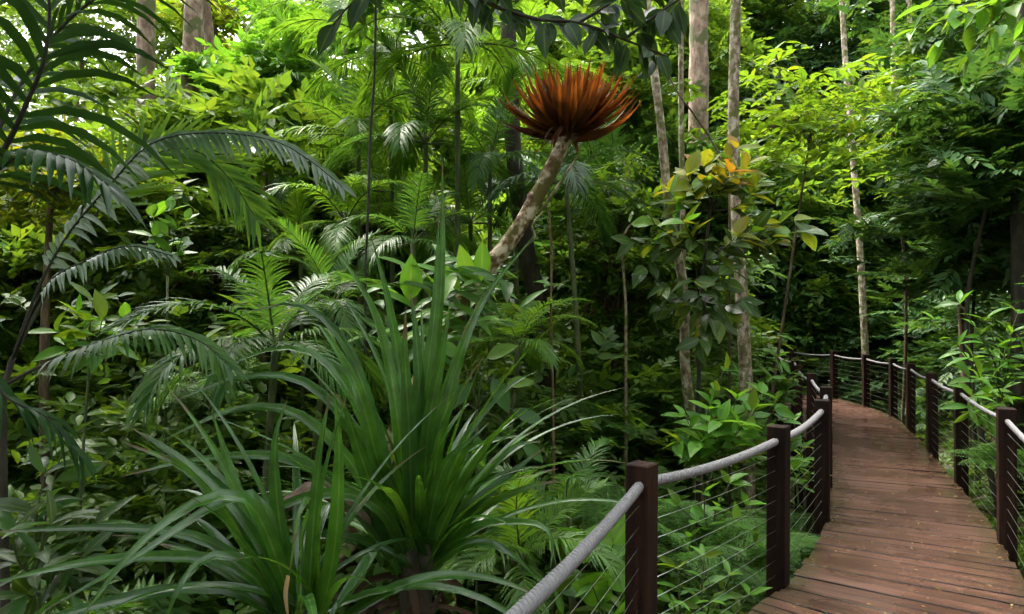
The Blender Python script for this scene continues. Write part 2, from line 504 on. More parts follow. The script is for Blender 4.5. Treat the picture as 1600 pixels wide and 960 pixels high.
M['leaf_broad'] = leaf_mat('broad_leaf', [(.042, .095, .015), (.030, .08, .016), (.06, .115, .014)], rough=.38, trans=.4, midrib=.3)
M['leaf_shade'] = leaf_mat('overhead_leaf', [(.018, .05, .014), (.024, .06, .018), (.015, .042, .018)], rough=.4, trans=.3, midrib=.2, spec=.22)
M['leaf_orange'] = leaf_mat('young_orange_leaf', [(.34, .12, .02), (.30, .19, .02), (.22, .21, .02), (.15, .19, .02)], rough=.42, trans=.5, tgain=1.3, midrib=.2)
M['leaf_yellowing'] = leaf_mat('yellowing_leaf', [(.20, .24, .02), (.12, .20, .02), (.28, .26, .02)], rough=.42, trans=.5, tgain=1.4, midrib=.2)
M['fern'] = leaf_mat('fern_leaf', [(.05, .15, .02), (.07, .18, .025), (.04, .12, .025), (.09, .20, .03)], rough=.5, trans=.42)
M['rust'] = leaf_mat('dead_fern_leaf', [(.115, .033, .009), (.155, .049, .012), (.08, .024, .008), (.20, .072, .016), (.055, .018, .007)], rough=.6, trans=.4, tgain=1.35, midrib=.0, blotch=.35)
M['dead'] = leaf_mat('dry_leaf', [(.30, .20, .10), (.38, .27, .14)], rough=.7, trans=.3, tgain=1.1)
M['dead_dark'] = leaf_mat('old_brown_leaf', [(.035, .022, .012), (.06, .036, .018), (.022, .016, .010)], rough=.8, trans=.15, tgain=1.1, spec=.15)
M['rust_shaded'] = leaf_mat('old_shaded_fern_leaf', [(.055, .019, .008), (.08, .027, .010), (.036, .013, .006)], rough=.65, trans=.3, tgain=1.3, spec=.2, blotch=.35)  # shade of the basket's underside put into the colour; limp old blades share it
M['stem'] = bark_mat('green_stem', (.03, .05, .015), (.06, .08, .025), (.10, .11, .04), 14, bump=.15)
M['stem_dark'] = bark_mat('dark_stem', (.012, .012, .008), (.025, .024, .015), (.04, .04, .022), 14, bump=.2)
M['bark_pale'] = bark_mat('pale_lichen_bark', (.08, .055, .032), (.28, .22, .15), (.52, .46, .37), 13, stretch=.6, bump=.5, moss=(.10, .11, .025))
M['bark_pink'] = bark_mat('pinkish_bark', (.09, .055, .035), (.19, .125, .085), (.31, .23, .165), 7, stretch=.5, bump=.7, moss=(.07, .075, .02))
M['bark_mossy'] = bark_mat('mossy_mottled_bark', (.04, .024, .010), (.15, .09, .035), (.55, .46, .34), 9, stretch=.8, bump=.6, moss=(.10, .085, .015), rpos=(.36, .47, .56))
M['bark_brown'] = bark_mat('brown_bark', (.05, .032, .018), (.10, .065, .035), (.17, .12, .075), 8)
M['bark_dark'] = bark_mat('dark_bark', (.018, .014, .010), (.035, .028, .018), (.06, .05, .032), 8)
M['vine'] = bark_mat('vine_bark', (.07, .04, .022), (.13, .08, .04), (.2, .13, .07), 20)
M['soil'] = bark_mat('leaf_litter_soil', (.022, .016, .010), (.045, .032, .018), (.08, .05, .028), 5, stretch=1, bump=.9)
M['plank'] = wood_mat('deck_wood', (.052, .0225, .016), (.092, .044, .032), (.148, .082, .061), rough=(.16, .36), edge=(.035, .027, .012))
M['post'] = wood_mat('post_wood', (.007, .003, .002), (.018, .008, .005), (.046, .020, .012), rough=(.55, .8), spec=.14)
M['rope'] = plain_mat('grey_rope', (.17, .165, .17), .85)
M['steel'] = plain_mat('steel_wire', (.55, .55, .52), .35, 1.0)

# ---------------------------------------------------------------- the path line
CEN = spline([(-.6, -.9), (.40, 1.15), (1.15, 2.89), (2.30, 4.13), (3.27, 5.62), (3.92, 6.95), (4.85, 9.05), (5.75, 11.1),
              (6.27, 12.5), (6.55, 13.95), (6.6, 15.3), (6.3, 16.5), (5.5, 17.3), (4.4, 17.7), (3.0, 17.8)], 600)
CT = tangents(CEN)
CS = np.concatenate([[0], np.cumsum(np.linalg.norm(np.diff(CEN, axis=0), axis=1))])
HALF = .605

def at_s(s):
    c = np.array([np.interp(s, CS, CEN[:, 0]), np.interp(s, CS, CEN[:, 1])])
    t = unit(np.array([np.interp(s, CS, CT[:, 0]), np.interp(s, CS, CT[:, 1])]))
    return c, t, np.array((t[1], -t[0]))     # point, tangent, right-hand normal

def half_w(s, side):
    # the deck is wider on the hill side near the viewer
    return HALF + (.40 * (1 - float(sstep(s, s_of(1.15, 2.89) - .2, s_of(3.27, 5.62)))) if side > 0 else .38 * float(sstep(s, s_of(3.92, 6.95), s_of(5.75, 11.1))))

def s_of(x, y):
    return CS[np.argmin((CEN[:, 0] - x) ** 2 + (CEN[:, 1] - y) ** 2)]

def path_dist(x, y):
    x = np.asarray(x, float); y = np.asarray(y, float)
    d2 = (x[..., None] - CEN[::6, 0]) ** 2 + (y[..., None] - CEN[::6, 1]) ** 2
    i = np.argmin(d2, -1)
    side = (x - CEN[::6, 0][i]) * CT[::6, 1][i] - (y - CEN[::6, 1][i]) * CT[::6, 0][i]
    return np.sqrt(np.min(d2, -1)), np.sign(side)

def sstep(v, a, b):
    t = np.clip((np.asarray(v, float) - a) / (b - a), 0, 1)
    return t * t * (3 - 2 * t)

def ground_z(x, y):
    x = np.asarray(x, float); y = np.asarray(y, float)
    yy = np.clip(y, -30, 60)
    xr = np.interp(yy, [0, 5, 10, 15, 20, 30], [2.2, 4.6, 6.9, 8.4, 8.0, 5.0])
    hill = np.clip(x - xr, 0, 11) * .85 * sstep(y, -6, 3)
    z = -1.35 + 3.6 * sstep(y, 15, 36) + hill + 1.8 * sstep(-x, 6, 16)
    z += .18 * np.sin(x * .9 + 1) * np.cos(y * .7) + .10 * np.sin(x * 2.1 + y * 1.7)
    z -= .6 * sstep(-np.hypot(x + 1, y - 9), -6, -1)
    d, sd_ = path_dist(x, y)
    return np.where(d < 1.1, np.minimum(z, -.75), z)

def G(x, y):
    return float(ground_z(np.array([x]), np.array([y]))[0])
# ================================================================ setting: ground and boardwalk
def axis_pts(lo, hi, near_lo, near_hi, fine, coarse):
    return np.concatenate([np.linspace(lo, near_lo, coarse)[:-1], np.linspace(near_lo, near_hi, fine), np.linspace(near_hi, hi, coarse)[1:]])
gx = axis_pts(-300, 300, -24, 26, 130, 16)
gy = axis_pts(-150, 420, -10, 42, 130, 16)
GX, GY = np.meshgrid(gx, gy)
GZ = ground_z(GX, GY)
mb = MB()
nx, ny = len(gx), len(gy)
ii = (np.arange(ny - 1)[:, None] * nx + np.arange(nx - 1)[None]).ravel()
mb.add(np.stack([GX, GY, GZ], -1).reshape(-1, 3), None, np.stack([ii, ii + 1, ii + nx + 1, ii + nx], 1), np.stack([GX, GY], -1).reshape(-1, 2))
o = mb.build('ground', M['soil'], None, True, 'structure')

deck = bpy.data.objects.new('boardwalk', None); COL.objects.link(deck); deck['kind'] = 'structure'; ORG[deck] = np.zeros(3)
PITCH, GAP, TH = .142, .010, .035
def plank(s):
    a, ta, na = at_s(s + GAP / 2); b, tb, nb = at_s(s + PITCH - GAP / 2)
    # several short steps across so that the plank is not ruler-straight
    xs = np.linspace(-1, 1, 5)
    e0, e1 = half_w(s, -1) + .02 + rng.uniform(-.012, .014), half_w(s, 1) + .02 + rng.uniform(-.012, .014)
    dz = rng.normal(0, .0016); tilt = rng.normal(0, .002); wob = rng.normal(0, .0022, (2, 5))
    rows = []
    for k, u in enumerate(xs):
        w = u * (e1 if u > 0 else e0)
        pa = a + na * w + ta * wob[0, k]; pb = b + nb * w + tb * wob[1, k]
        mid = (pa + pb) / 2
        ia = pa + (mid - pa) * .03; ib = pb + (mid - pb) * .03
        z = dz + tilt * u
        rows.append([(pa[0], pa[1], z - TH), (pa[0], pa[1], z - .0015), (ia[0], ia[1], z), (ib[0], ib[1], z), (pb[0], pb[1], z - .0015), (pb[0], pb[1], z - TH)])
    V = np.array(rows).reshape(-1, 3)
    q = []
    for k in range(4):
        for j in range(6):
            j2 = (j + 1) % 6
            q.append((k * 6 + j, k * 6 + j2, k * 6 + 6 + j2, k * 6 + 6 + j))
    e = 24
    q += [(0, 5, 4, 1), (1, 4, 3, 2), (e, e + 1, e + 4, e + 5), (e + 1, e + 2, e + 3, e + 4)]
    uv = np.stack([np.repeat(xs, 6) * HALF, np.tile((-.03, 0, .003, .157, .16, .19), 5)], 1)
    m = MB(); m.add(V, None, q, uv)
    m.build('plank', M['plank'], deck, False)
s = 0.0
while s < CS[-1] - .3:
    plank(s); s += PITCH
for side in (-1, 1):                        # edge bearers under the planks
    pts = []
    for s in np.linspace(.05, CS[-1] - .3, 90):
        c, t, n = at_s(s); pts.append((*(c + n * side * (half_w(s, side) - .09)), 0))
    pts = np.array(pts); m = MB()
    n2 = np.array([at_s(s)[2] for s in np.linspace(.05, CS[-1] - .3, 90)])
    n3 = np.concatenate([n2, np.zeros((90, 1))], 1)
    V = np.stack([pts - n3 * .03 + (0, 0, -.037), pts + n3 * .03 + (0, 0, -.037), pts + n3 * .03 + (0, 0, -.22), pts - n3 * .03 + (0, 0, -.22)], 1).reshape(-1, 3)
    q = [(i * 4 + j, i * 4 + (j + 1) % 4, i * 4 + 4 + (j + 1) % 4, i * 4 + 4 + j) for i in range(89) for j in range(4)]
    m.add(V, None, q, np.tile([(0, 0), (0, .1), (.2, 0), (.2, .1)], (90, 1)))
    m.build('bearer', M['post'], deck, False)

m = MB()
k8 = np.arange(6) * np.pi / 3
for s in np.arange(0, CS[-1] - .3, PITCH):
    for side in (-1, 1):
        for f in (.3, .7):
            c, t, n = at_s(s + PITCH * f); p = c + n * side * (half_w(s, side) - .09 + rng.normal(0, .004))
            V = np.stack([p[0] + .0055 * np.cos(k8), p[1] + .0055 * np.sin(k8), np.full(6, .0045)], 1)
            m.add(np.vstack([V, [(p[0], p[1], .005)]]), [(k, (k + 1) % 6, 6) for k in range(6)])
m.build('screw_heads', M['stem_dark'], deck, False, 'stuff')

# ---------------------------------------------------------------- railings
def post_mesh(parent, c, ang, top, bot, w=.118):
    m = MB(); h = w / 2; b = .006
    ca, sa = math.cos(ang), math.sin(ang)
    def ring(r, z):
        out = []
        for (x, y) in ((-1, -1 + .08), (-1 + .08, -1), (1 - .08, -1), (1, -1 + .08), (1, 1 - .08), (1 - .08, 1), (-1 + .08, 1), (-1, 1 - .08)):
            x *= r; y *= r
            out.append((c[0] + x * ca - y * sa, c[1] + x * sa + y * ca, z))
        return out
    tl = rng.normal(0, .004)
    V = np.array(ring(h, bot) + ring(h, top - b) + ring(h - b, top))
    q = [(r * 8 + k, r * 8 + (k + 1) % 8, r * 8 + 8 + (k + 1) % 8, r * 8 + 8 + k) for r in range(2) for k in range(8)]
    V = np.vstack([V, [(c[0], c[1], top + .001)]])
    V[:, 0] += (V[:, 2] - .9) * rng.normal(0, .008); V[:, 1] += (V[:, 2] - .9) * rng.normal(0, .008)
    tr = [(16 + k, 16 + (k + 1) % 8, 24) for k in range(8)]
    u = np.array((0, .1, .9, 1, 1.1, 1.9, 2, 2.1)) * w * .5
    uv = np.concatenate([np.stack([np.full(8, z), u], 1) for z in (bot, top - b, top)] + [[(top, .05)]])
    m.add(V, tr, q, uv)
    return m.build('post', M['post'], parent, False)

def rope_mesh(parent, a, b, sag, detail, th=1.0):
    L = np.linalg.norm(b - a); n = max(10, int(L / detail))
    t = np.linspace(0, 1, n)
    p = a + (b - a) * t[:, None]; p[:, 2] -= sag * 4 * t * (1 - t)
    tg = tangents(p); up = np.array((0, 0, 1.0)); s = unit(np.cross(tg, up)); u = np.cross(s, tg)
    m = MB()
    for k in range(3):
        ph = 2 * np.pi * (t * L / .08) + k * 2 * np.pi / 3
        c = p + .0158 * th * (np.cos(ph)[:, None] * s + np.sin(ph)[:, None] * u)
        tube(m, c, .0108 * th, 7)
    return m.build('rope', M['rope'], parent)

def wire_mesh(parent, a, b, sag):
    t = np.linspace(0, 1, 7); p = a + (b - a) * t[:, None]; p[:, 2] -= sag * 4 * t * (1 - t)
    m = MB(); tube(m, p, .0015, 4)
    d = unit(b - a)                          # swaged end fittings
    tube(m, np.array([a, a + d * .05]), .0045, 6); tube(m, np.array([b, b - d * .05]), .0045, 6)
    return m.build('wire', M['steel'], parent)

def railing(side, targets, label):
    pts = []
    for (x, y) in targets:
        s = s_of(x, y); c, t, n = at_s(s); q = c + n * side * (half_w(s, side) + .052)
        pts.append((q, math.atan2(t[1], t[0])))
    root = thing('rope_railing', label, 'railing', (*pts[0][0], 0))
    prev = None
    for k, (q, a) in enumerate(pts):
        tp = 1.05 + rng.normal(0, .006)
        post_mesh(root, q, a + rng.normal(0, .03), tp, G(*q) - .3)
        cur = np.array((q[0], q[1], tp))
        if prev is not None:
            d = np.linalg.norm((cur + prev)[:2] / 2)
            rope_mesh(root, prev - (0, 0, .095), cur - (0, 0, .095), rng.uniform(.022, .036), .007 if d < 7 else .016, 1.0 if side < 0 and d < 8 else .78)
            for j in range(9):
                z = .19 + j * .098
                wire_mesh(root, prev - (0, 0, z), cur - (0, 0, z), rng.uniform(.004, .016))
        prev = cur
    return root
railing(-1, [(-1.5, -.5), (-.35, 1.5), (.62, 3.28), (1.7, 4.55), (2.7, 5.95), (3.3, 7.2), (4.06, 9.0), (4.75, 10.6), (5.4, 12.6), (5.8, 14.1), (5.8, 15.2), (5.2, 16.3), (4.2, 16.9)],
        'timber post railing with grey rope and wires on the left side of the planks')
railing(1, [(.45, -.9), (1.6, 1.4), (2.72, 3.3), (3.86, 5.36), (4.77, 7.32), (5.61, 9.1), (6.5, 10.95), (6.96, 12.4), (7.22, 13.9), (7.25, 15.4), (7.0, 16.8), (6.1, 17.8), (5.0, 18.3), (3.8, 18.5)],
        'timber post railing with grey rope and wires on the right side of the planks')

# litter on the planks
mb = MB(); N = 560
ss = rng.uniform(2.5, CS[-1] - 1, N)
u = np.clip(rng.normal(0, .55, N) + rng.choice([-.45, .55, .75], N), -.97, .97) * HALF
pos = np.array([(*(at_s(a)[0] + at_s(a)[2] * b), .005) for a, b in zip(ss, u)])
f = rng.normal(size=(N, 3)); f[:, 2] = 0
cloud(mb, L4, pos, f, np.array((0, 0, 1.0)) + rng.normal(0, .12, (N, 3)), rng.uniform(.012, .04, N))
o = mb.build('fallen_leaves', leaf_mat('fallen_leaf', [(.32, .23, .06), (.20, .13, .05), (.26, .22, .08), (.12, .07, .03)], trans=.1), None, True, 'stuff')
o['label'] = 'small yellow fallen leaves scattered on the boardwalk planks'; o['category'] = 'fallen leaves'

# ================================================================ foreground strap-leaved plants
def px_leaf(root, pts, W, nrm=(.0, -.75, .65), mat=None, fold=.2, n=16, name='leaf', p=2.2, base=.75):
    q = spline([P(*a) for a in pts], n)
    m = MB(); blade(m, q, strap_w(n, W, base, p), np.array(nrm) + rng.normal(0, .18, 3), fold)
    return m.build(name, mat or M['pandanus'], root)

def arc_pts(base, az, el, L, droop, n=14, pw=1.4):
    t = np.linspace(0, 1, n); e = el - droop * t ** pw
    d = np.stack([np.cos(e) * math.sin(az), np.cos(e) * math.cos(az), np.sin(e)], 1)
    return np.asarray(base) + np.vstack([np.zeros(3), np.cumsum((d[1:] + d[:-1]) / 2 * L / (n - 1), 0)])

def arc_leaf(root, base, az, el, L, W, droop, mat=None, roll=.5, fold=.2, name='leaf', n=14, p=2.2):
    q = arc_pts(base, az, el, L, droop, n)
    nn = np.array((-math.sin(az) * .4, -math.cos(az) * .4 - roll, .9))
    m = MB(); blade(m, q, strap_w(n, W, .75, p), nn + rng.normal(0, .2, 3), fold)
    return m.build(name, mat or M['pandanus'], root)

c0 = P(655, 890, 3.6)
pan = thing('strap_leaved_plant', 'tall strap-leaved plant with an upright central spike of blades, largest plant in the foreground', 'plant', (c0[0], c0[1], G(c0[0], c0[1])))
m = MB(); tube(m, spline([(c0[0] - .1, c0[1] + .05, G(c0[0], c0[1]) - .1), (c0[0] - .05, c0[1], -.4), c0 + (0, 0, .15)], 14), np.linspace(.10, .085, 14), 10); m.build('stem', M['bark_dark'], pan)
D = 3.6
MAIN = [
 ([(655, 880, D), (672, 640, D - .05), (690, 430, D - .02), (691, 245, D)], .065),
 ([(650, 880, D), (662, 640, D - .1), (680, 480, D - .1), (686, 330, D - .1)], .075),
 ([(640, 870, D), (632, 640, D), (606, 470, D + .05), (578, 365, D + .1)], .085),
 ([(648, 870, D), (655, 640, D - .1), (650, 520, D - .1), (640, 455, D - .05)], .095),
 ([(640, 870, D), (622, 660, D - .05), (590, 500, D), (525, 388, D + .05)], .08),
 ([(665, 860, D), (690, 670, D - .1), (745, 490, D - .05), (835, 368, D)], .075),
 ([(660, 870, D), (668, 680, D - .15), (690, 560, D - .2), (703, 470, D - .2)], .09),
 ([(645, 870, D), (640, 690, D - .15), (633, 560, D - .2), (634, 480, D - .2)], .10),
 ([(630, 860, D), (590, 680, D), (540, 540, D), (470, 478, D), (385, 488, D + .1)], .075),
 ([(625, 860, D), (570, 660, D), (500, 560, D), (420, 548, D), (320, 590, D)], .075),
 ([(620, 860, D), (560, 690, D), (480, 600, D - .05), (380, 590, D - .1), (270, 628, D - .1)], .07),
 ([(625, 865, D), (585, 700, D - .15), (555, 600, D - .2), (500, 510, D - .2), (475, 500, D - .2)], .09),
 ([(620, 870, D), (570, 730, D - .2), (540, 640, D - .3), (522, 612, D - .3)], .10),
 ([(615, 870, D), (560, 740, D), (470, 650, D), (370, 640, D), (250, 690, D)], .07),
 ([(610, 870, D), (540, 770, D - .1), (440, 715, D - .1), (300, 720, D - .2), (190, 745, D - .2)], .065),
 ([(655, 870, D), (720, 700, D + .1), (790, 610, D + .15), (840, 580, D + .2)], .06),
 ([(670, 870, D), (720, 720, D), (770, 690, D - .1), (815, 680, D - .1)], .07),
 ([(665, 870, D), (740, 760, D), (800, 700, D), (845, 690, D)], .075),
 ([(665, 875, D), (730, 800, D - .1), (800, 740, D - .1), (850, 700, D - .1)], .08),
 ([(668, 880, D), (745, 800, D), (830, 760, D - .1), (880, 752, D - .1)], .06),
 ([(668, 885, D), (740, 825, D - .1), (830, 818, D - .2), (862, 840, D - .25), (860, 890, D - .3)], .06),
 ([(668, 890, D), (730, 850, D - .1), (790, 860, D - .2), (840, 905, D - .2)], .06),
 ([(660, 880, D), (690, 740, D - .2), (735, 690, D - .3), (765, 660, D - .3)], .08),
 ([(640, 890, D), (600, 800, D - .2), (520, 770, D - .3), (420, 800, D - .3), (330, 860, D - .4)], .07),
 ([(600, 880, D - .3), (590, 862, D - .5), (560, 900, D - .6), (520, 960, D - .7), (500, 1010, D - .7)], .07),
]
for pts, W in MAIN:
    px_leaf(pan, pts, W)
for k in range(62):
    az = rng.uniform(0, 2 * math.pi); el = R(rng.uniform(25, 84) if math.cos(az) > -.2 else rng.uniform(48, 86))
    arc_leaf(pan, c0 + (rng.normal(0, .04), rng.normal(0, .04), rng.uniform(-.1, .12)), az, el, rng.uniform(.8, 1.6), rng.uniform(.04, .072), R(rng.uniform(40, 130)) * (1.15 - el / R(95)), roll=rng.uniform(0, .9))
for k in range(30):                         # skirt of old brown leaves round the stem
    arc_leaf(pan, c0 + (rng.normal(0, .06), rng.normal(0, .06), rng.uniform(-.3, .0)), rng.uniform(0, 6.28), R(rng.uniform(-35, 20)), rng.uniform(.3, .65), rng.uniform(.03, .055), R(rng.uniform(50, 90)), mat=M['dead_dark'] if k > 2 else M['dead'], name='dead_leaf')

c1 = P(470, 985, 3.1)
pan2 = thing('strap_leaved_plant', 'lower strap-leaved plant with long arching glossy blades reaching to the left edge', 'plant', (c1[0], c1[1], G(c1[0], c1[1])))
m = MB(); tube(m, spline([(c1[0], c1[1] + .05, G(c1[0], c1[1]) - .1), c1 + (0, 0, .1)], 8), .09, 10); m.build('stem', M['bark_dark'], pan2)
D = 3.1
SECOND = [
 ([(470, 980, D), (440, 840, D), (430, 700, D - .05), (450, 620, D - .05)], .085),
 ([(480, 980, D), (490, 820, D - .1), (503, 690, D - .15), (518, 608, D - .15)], .075),
 ([(500, 980, D), (525, 840, D - .1), (530, 700, D - .15), (522, 610, D - .15)], .085),
 ([(460, 970, D), (400, 850, D), (340, 760, D + .05), (205, 668, D + .1)], .075),
 ([(455, 970, D), (380, 840, D), (300, 740, D), (190, 690, D - .05)], .08),
 ([(465, 970, D), (400, 800, D - .2), (330, 778, D - .3), (220, 850, D - .4), (120, 975, D - .5)], .075),
 ([(462, 970, D), (410, 790, D - .1), (340, 790, D - .2), (200, 880, D - .3), (60, 960, D - .3)], .06),
 ([(455, 975, D), (380, 880, D), (290, 835, D), (150, 825, D), (-20, 832, D)], .055),
 ([(455, 975, D), (380, 890, D - .1), (270, 870, D - .1), (130, 880, D - .2), (-30, 915, D - .2)], .06),
 ([(455, 985, D), (370, 925, D - .1), (250, 925, D - .2), (100, 960, D - .2), (-20, 1000, D - .2)], .06),
 ([(470, 980, D), (470, 860, D - .3), (485, 790, D - .4), (470, 790, D - .45), (452, 900, D - .5)], .05),
 ([(460, 980, D), (400, 890, D - .2), (330, 870, D - .3), (280, 920, D - .4), (250, 1000, D - .4)], .06),
 ([(455, 970, D), (400, 850, D), (350, 700, D + .1), (330, 640, D + .1)], .07),
 ([(450, 970, D), (390, 900, D), (330, 830, D + .1), (290, 800, D + .2)], .07),
]
for pts, W in SECOND:
    px_leaf(pan2, pts, W)
for k in range(30):
    az = rng.uniform(0, 2 * math.pi); el = R(rng.uniform(25, 80))
    arc_leaf(pan2, c1 + (rng.normal(0, .05), rng.normal(0, .05), rng.uniform(-.1, .12)), az, el, rng.uniform(.8, 1.45), rng.uniform(.036, .065), R(rng.uniform(50, 130)) * (1.1 - el / R(110)), roll=rng.uniform(0, .9))
px_leaf(pan2, [(452, 900, 2.6), (448, 930, 2.6), (452, 975, 2.6)], .03, mat=M['dead'], name='dead_leaf_tip', n=8)

# the pale broken branch stub between the two plants
a_ = P(440, 792, 3.35); b_ = P(505, 765, 3.45)
st = thing('broken_branch', 'pale broken branch end poking out between the two strap-leaved plants', 'branch', a_)
m = MB(); tube(m, spline([a_, (a_ + b_) / 2 + (0, 0, .01), b_, P(640, 850, 3.7)], 12), np.linspace(.036, .05, 12), 9); m.build('limb', M['bark_pink'], st)

# ================================================================ leaning tree with its basket fern
LT = [(520, 900, 6.6), (600, 720, 6.4), (665, 580, 6.2), (730, 460, 6.05), (800, 372, 6.0), (848, 290, 6.0), (884, 215, 6.0), (889, 190, 6.0)]
pl = spline([P(*a) for a in LT], 40)
base = pl[0].copy(); base[2] = G(base[0], base[1])
lean = thing('leaning_tree', 'leaning mottled tree trunk broken off below the rust-red basket fern', 'tree', base)
pl = np.vstack([base + (-.15, .05, -.2), pl])
m = MB(); tube(m, pl, np.concatenate([[.16], np.linspace(.098, .064, 40) * (1 + rng.normal(0, .035, 40))]), 14); m.build('trunk', M['bark_mossy'], lean)
m = MB(); tube(m, spline([P(842, 335, 5.95), P(866, 300, 5.85), P(905, 240, 5.8)], 10), np.linspace(.017, .008, 10), 6); m.build('twig', M['bark_pale'], lean)
m = MB(); tube(m, spline([P(812, 395, 5.93), P(836, 372, 5.85), P(832, 352, 5.85), P(848, 330, 5.9)], 12), .007, 6); m.build('root', M['bark_pale'], lean)

bc = P(890, 208, 6.0)
bf = thing('basket_fern', 'rust-red basket fern of dry upright fronds perched on the leaning trunk', 'fern', bc)
m = MB()                                    # the dark root ball that holds the nest
for r0, z in ((1, 0),):
    t = np.linspace(0, 1, 8)
    tube(m, bc + np.stack([0 * t, 0 * t, t * .2 - .07], 1), .05 + .13 * np.sin(t * 1.5) ** 1.2, 16)
m.build('root_ball', M['bark_brown'], bf)
for k in range(215):
    az = rng.uniform(0, 2 * math.pi); ring = (k + .5) / 215
    e0_ = R(-4 + 52 * ring + rng.normal(0, 6)); e1_ = R(54 + 28 * ring + rng.normal(0, 11)); L = (.70 - .22 * ring) * rng.uniform(.82, 1.12)
    b = bc + np.array((math.sin(az), math.cos(az), 0)) * .05 + (0, 0, ring * .12 - .03)
    q = arc_pts(b, az, e0_, L, e0_ - e1_, 9, .75)
    nn = -np.array((math.sin(az), math.cos(az), -.2))
    t = np.linspace(0, 1, 9); W = rng.uniform(.065, .115)
    m = MB(); blade(m, q, W * (np.sin(np.pi * np.minimum(.35 + t * .6, 1)) ** .7) * (1 - t ** 4) * (1 - .5 * t) + .003, nn + rng.normal(0, .25, 3), rng.uniform(.05, .3)); m.build('frond', M['rust_shaded' if rng.random() > .35 + .75 * ring else 'rust'], bf)  # lower blades mostly take the rust with shade painted in
for k in range(8):                          # limp old blades below the rim
    az = rng.uniform(0, 2 * math.pi); t = np.linspace(0, 1, 9)
    q = arc_pts(bc + (0, 0, .02), az, R(rng.uniform(-5, 25)), rng.uniform(.3, .55), R(rng.uniform(40, 100)), 9, 1.0)
    m = MB(); blade(m, q, rng.uniform(.04, .08) * (1 - t ** 3) + .003, (rng.normal(0, .4), -.4, 1), .2); m.build('frond', M['rust_shaded'], bf)
for k in range(16):                         # loose dry stalks hanging out of the nest
    az = rng.uniform(0, 2 * math.pi)
    q = arc_pts(bc + (0, 0, .1), az, R(rng.uniform(10, 50)), rng.uniform(.5, .7), R(rng.uniform(-30, 40)), 8)
    m = MB(); tube(m, q, np.linspace(.006, .002, 8), 5); m.build('stalk', M['vine'], bf)

# ================================================================ palms
def frond_mesh(key, L, el, droop, nl, ll, lw, hang, mat, seg=5, vlift=.35, start=.14, curl=.5):
    """feather frond: rachis mesh + leaflets mesh, base at origin, growing towards +Y"""
    r = np.random.default_rng(abs(hash(key)) % 2 ** 31 if not isinstance(key, int) else key)
    n = 26
    q = arc_pts((0, 0, 0), 0, el, L, droop, n, 1.3)
    q[:, 0] += .03 * L * np.sin(np.linspace(0, 3, n)) * r.normal()
    ma = MB(); tube(ma, q, np.linspace(.012, .003, n) * L ** .5, 5)
    tg = tangents(q)
    mbl = MB()
    return q, tg, ma, mbl, r

def add_leaflets(mbl, q, tg, r, nl, ll, lw, hang, seg, vlift, start, single=None, face=None):
    n = len(q)
    for i in range(nl):
        t = start + (1 - start) * (i + .5) / nl
        k = t * (n - 1); k0 = min(int(k), n - 2); fk = k - k0
        p = q[k0] * (1 - fk) + q[k0 + 1] * fk; tt = unit(tg[k0] * (1 - fk) + tg[k0 + 1] * fk)
        if face is not None:
            sd_ = unit(np.cross(tt, face))
        else:
            sd_ = unit(np.cross(tt, (0, 0, 1.0))) if abs(tt[2]) < .97 else np.array((1.0, 0, 0))
        nm = np.cross(sd_, tt)
        prof = math.sin(math.pi * min(1, .22 + .66 * t)) ** .8
        ang = R(66 - 42 * t)
        for sgn in (-1, 1):
            if r.random() < .05:
                continue
            ang = R(66 - 42 * t + r.normal(0, 4.5))
            l = ll * prof * r.uniform(.78, 1.12)
            d = unit(tt * math.cos(ang) + sd_ * sgn * math.sin(ang) + nm * (vlift + r.normal(0, .07)))
            u = np.linspace(0, 1, seg)
            pts = p + d * (u * l)[:, None]
            pts[:, 2] -= hang * l * u ** 2 * r.uniform(.8, 1.25)
            w = lw * np.array([.45, 1, .92, .6, .06])[:seg] if seg == 5 else lw * np.array([.6, 1, .7, .06])
            mm = mbl if single is None else MB()
            blade(mm, pts, w, nm + sd_ * sgn * -.2, .12)
            if single is not None:
                single(mm)

class Frond:
    def __init__(self, key, L, el, droop, nl, ll, lw, hang, mat, seg=4, vlift=.3, start=.14):
        q, tg, ma, mbl, r = frond_mesh(key, L, R(el), R(droop), nl, ll, lw, hang, mat)
        add_leaflets(mbl, q, tg, r, nl, ll, lw, hang, seg, vlift, start)
        self.rach = ma.mesh('frond', M['stem']); self.leaf = mbl.mesh('leaflets', mat)
    def put(self, root, pos, az, scale=1.0, mat=None, pitch=0, roll=0):
        Mx = Matrix.Translation(Vector(pos)) @ Matrix.Rotation(-az, 4, 'Z') @ Matrix.Rotation(pitch, 4, 'X') @ Matrix.Rotation(roll, 4, 'Y') @ Matrix.Scale(scale, 4)
        a = put('frond', self.rach, Mx, root)
        b = bpy.data.objects.new('leaflets', self.leaf); COL.objects.link(b); b.parent = a; b['kind'] = 'stuff'
        if mat is not None:
            b.material_slots[0].link = 'OBJECT'; b.material_slots[0].material = mat

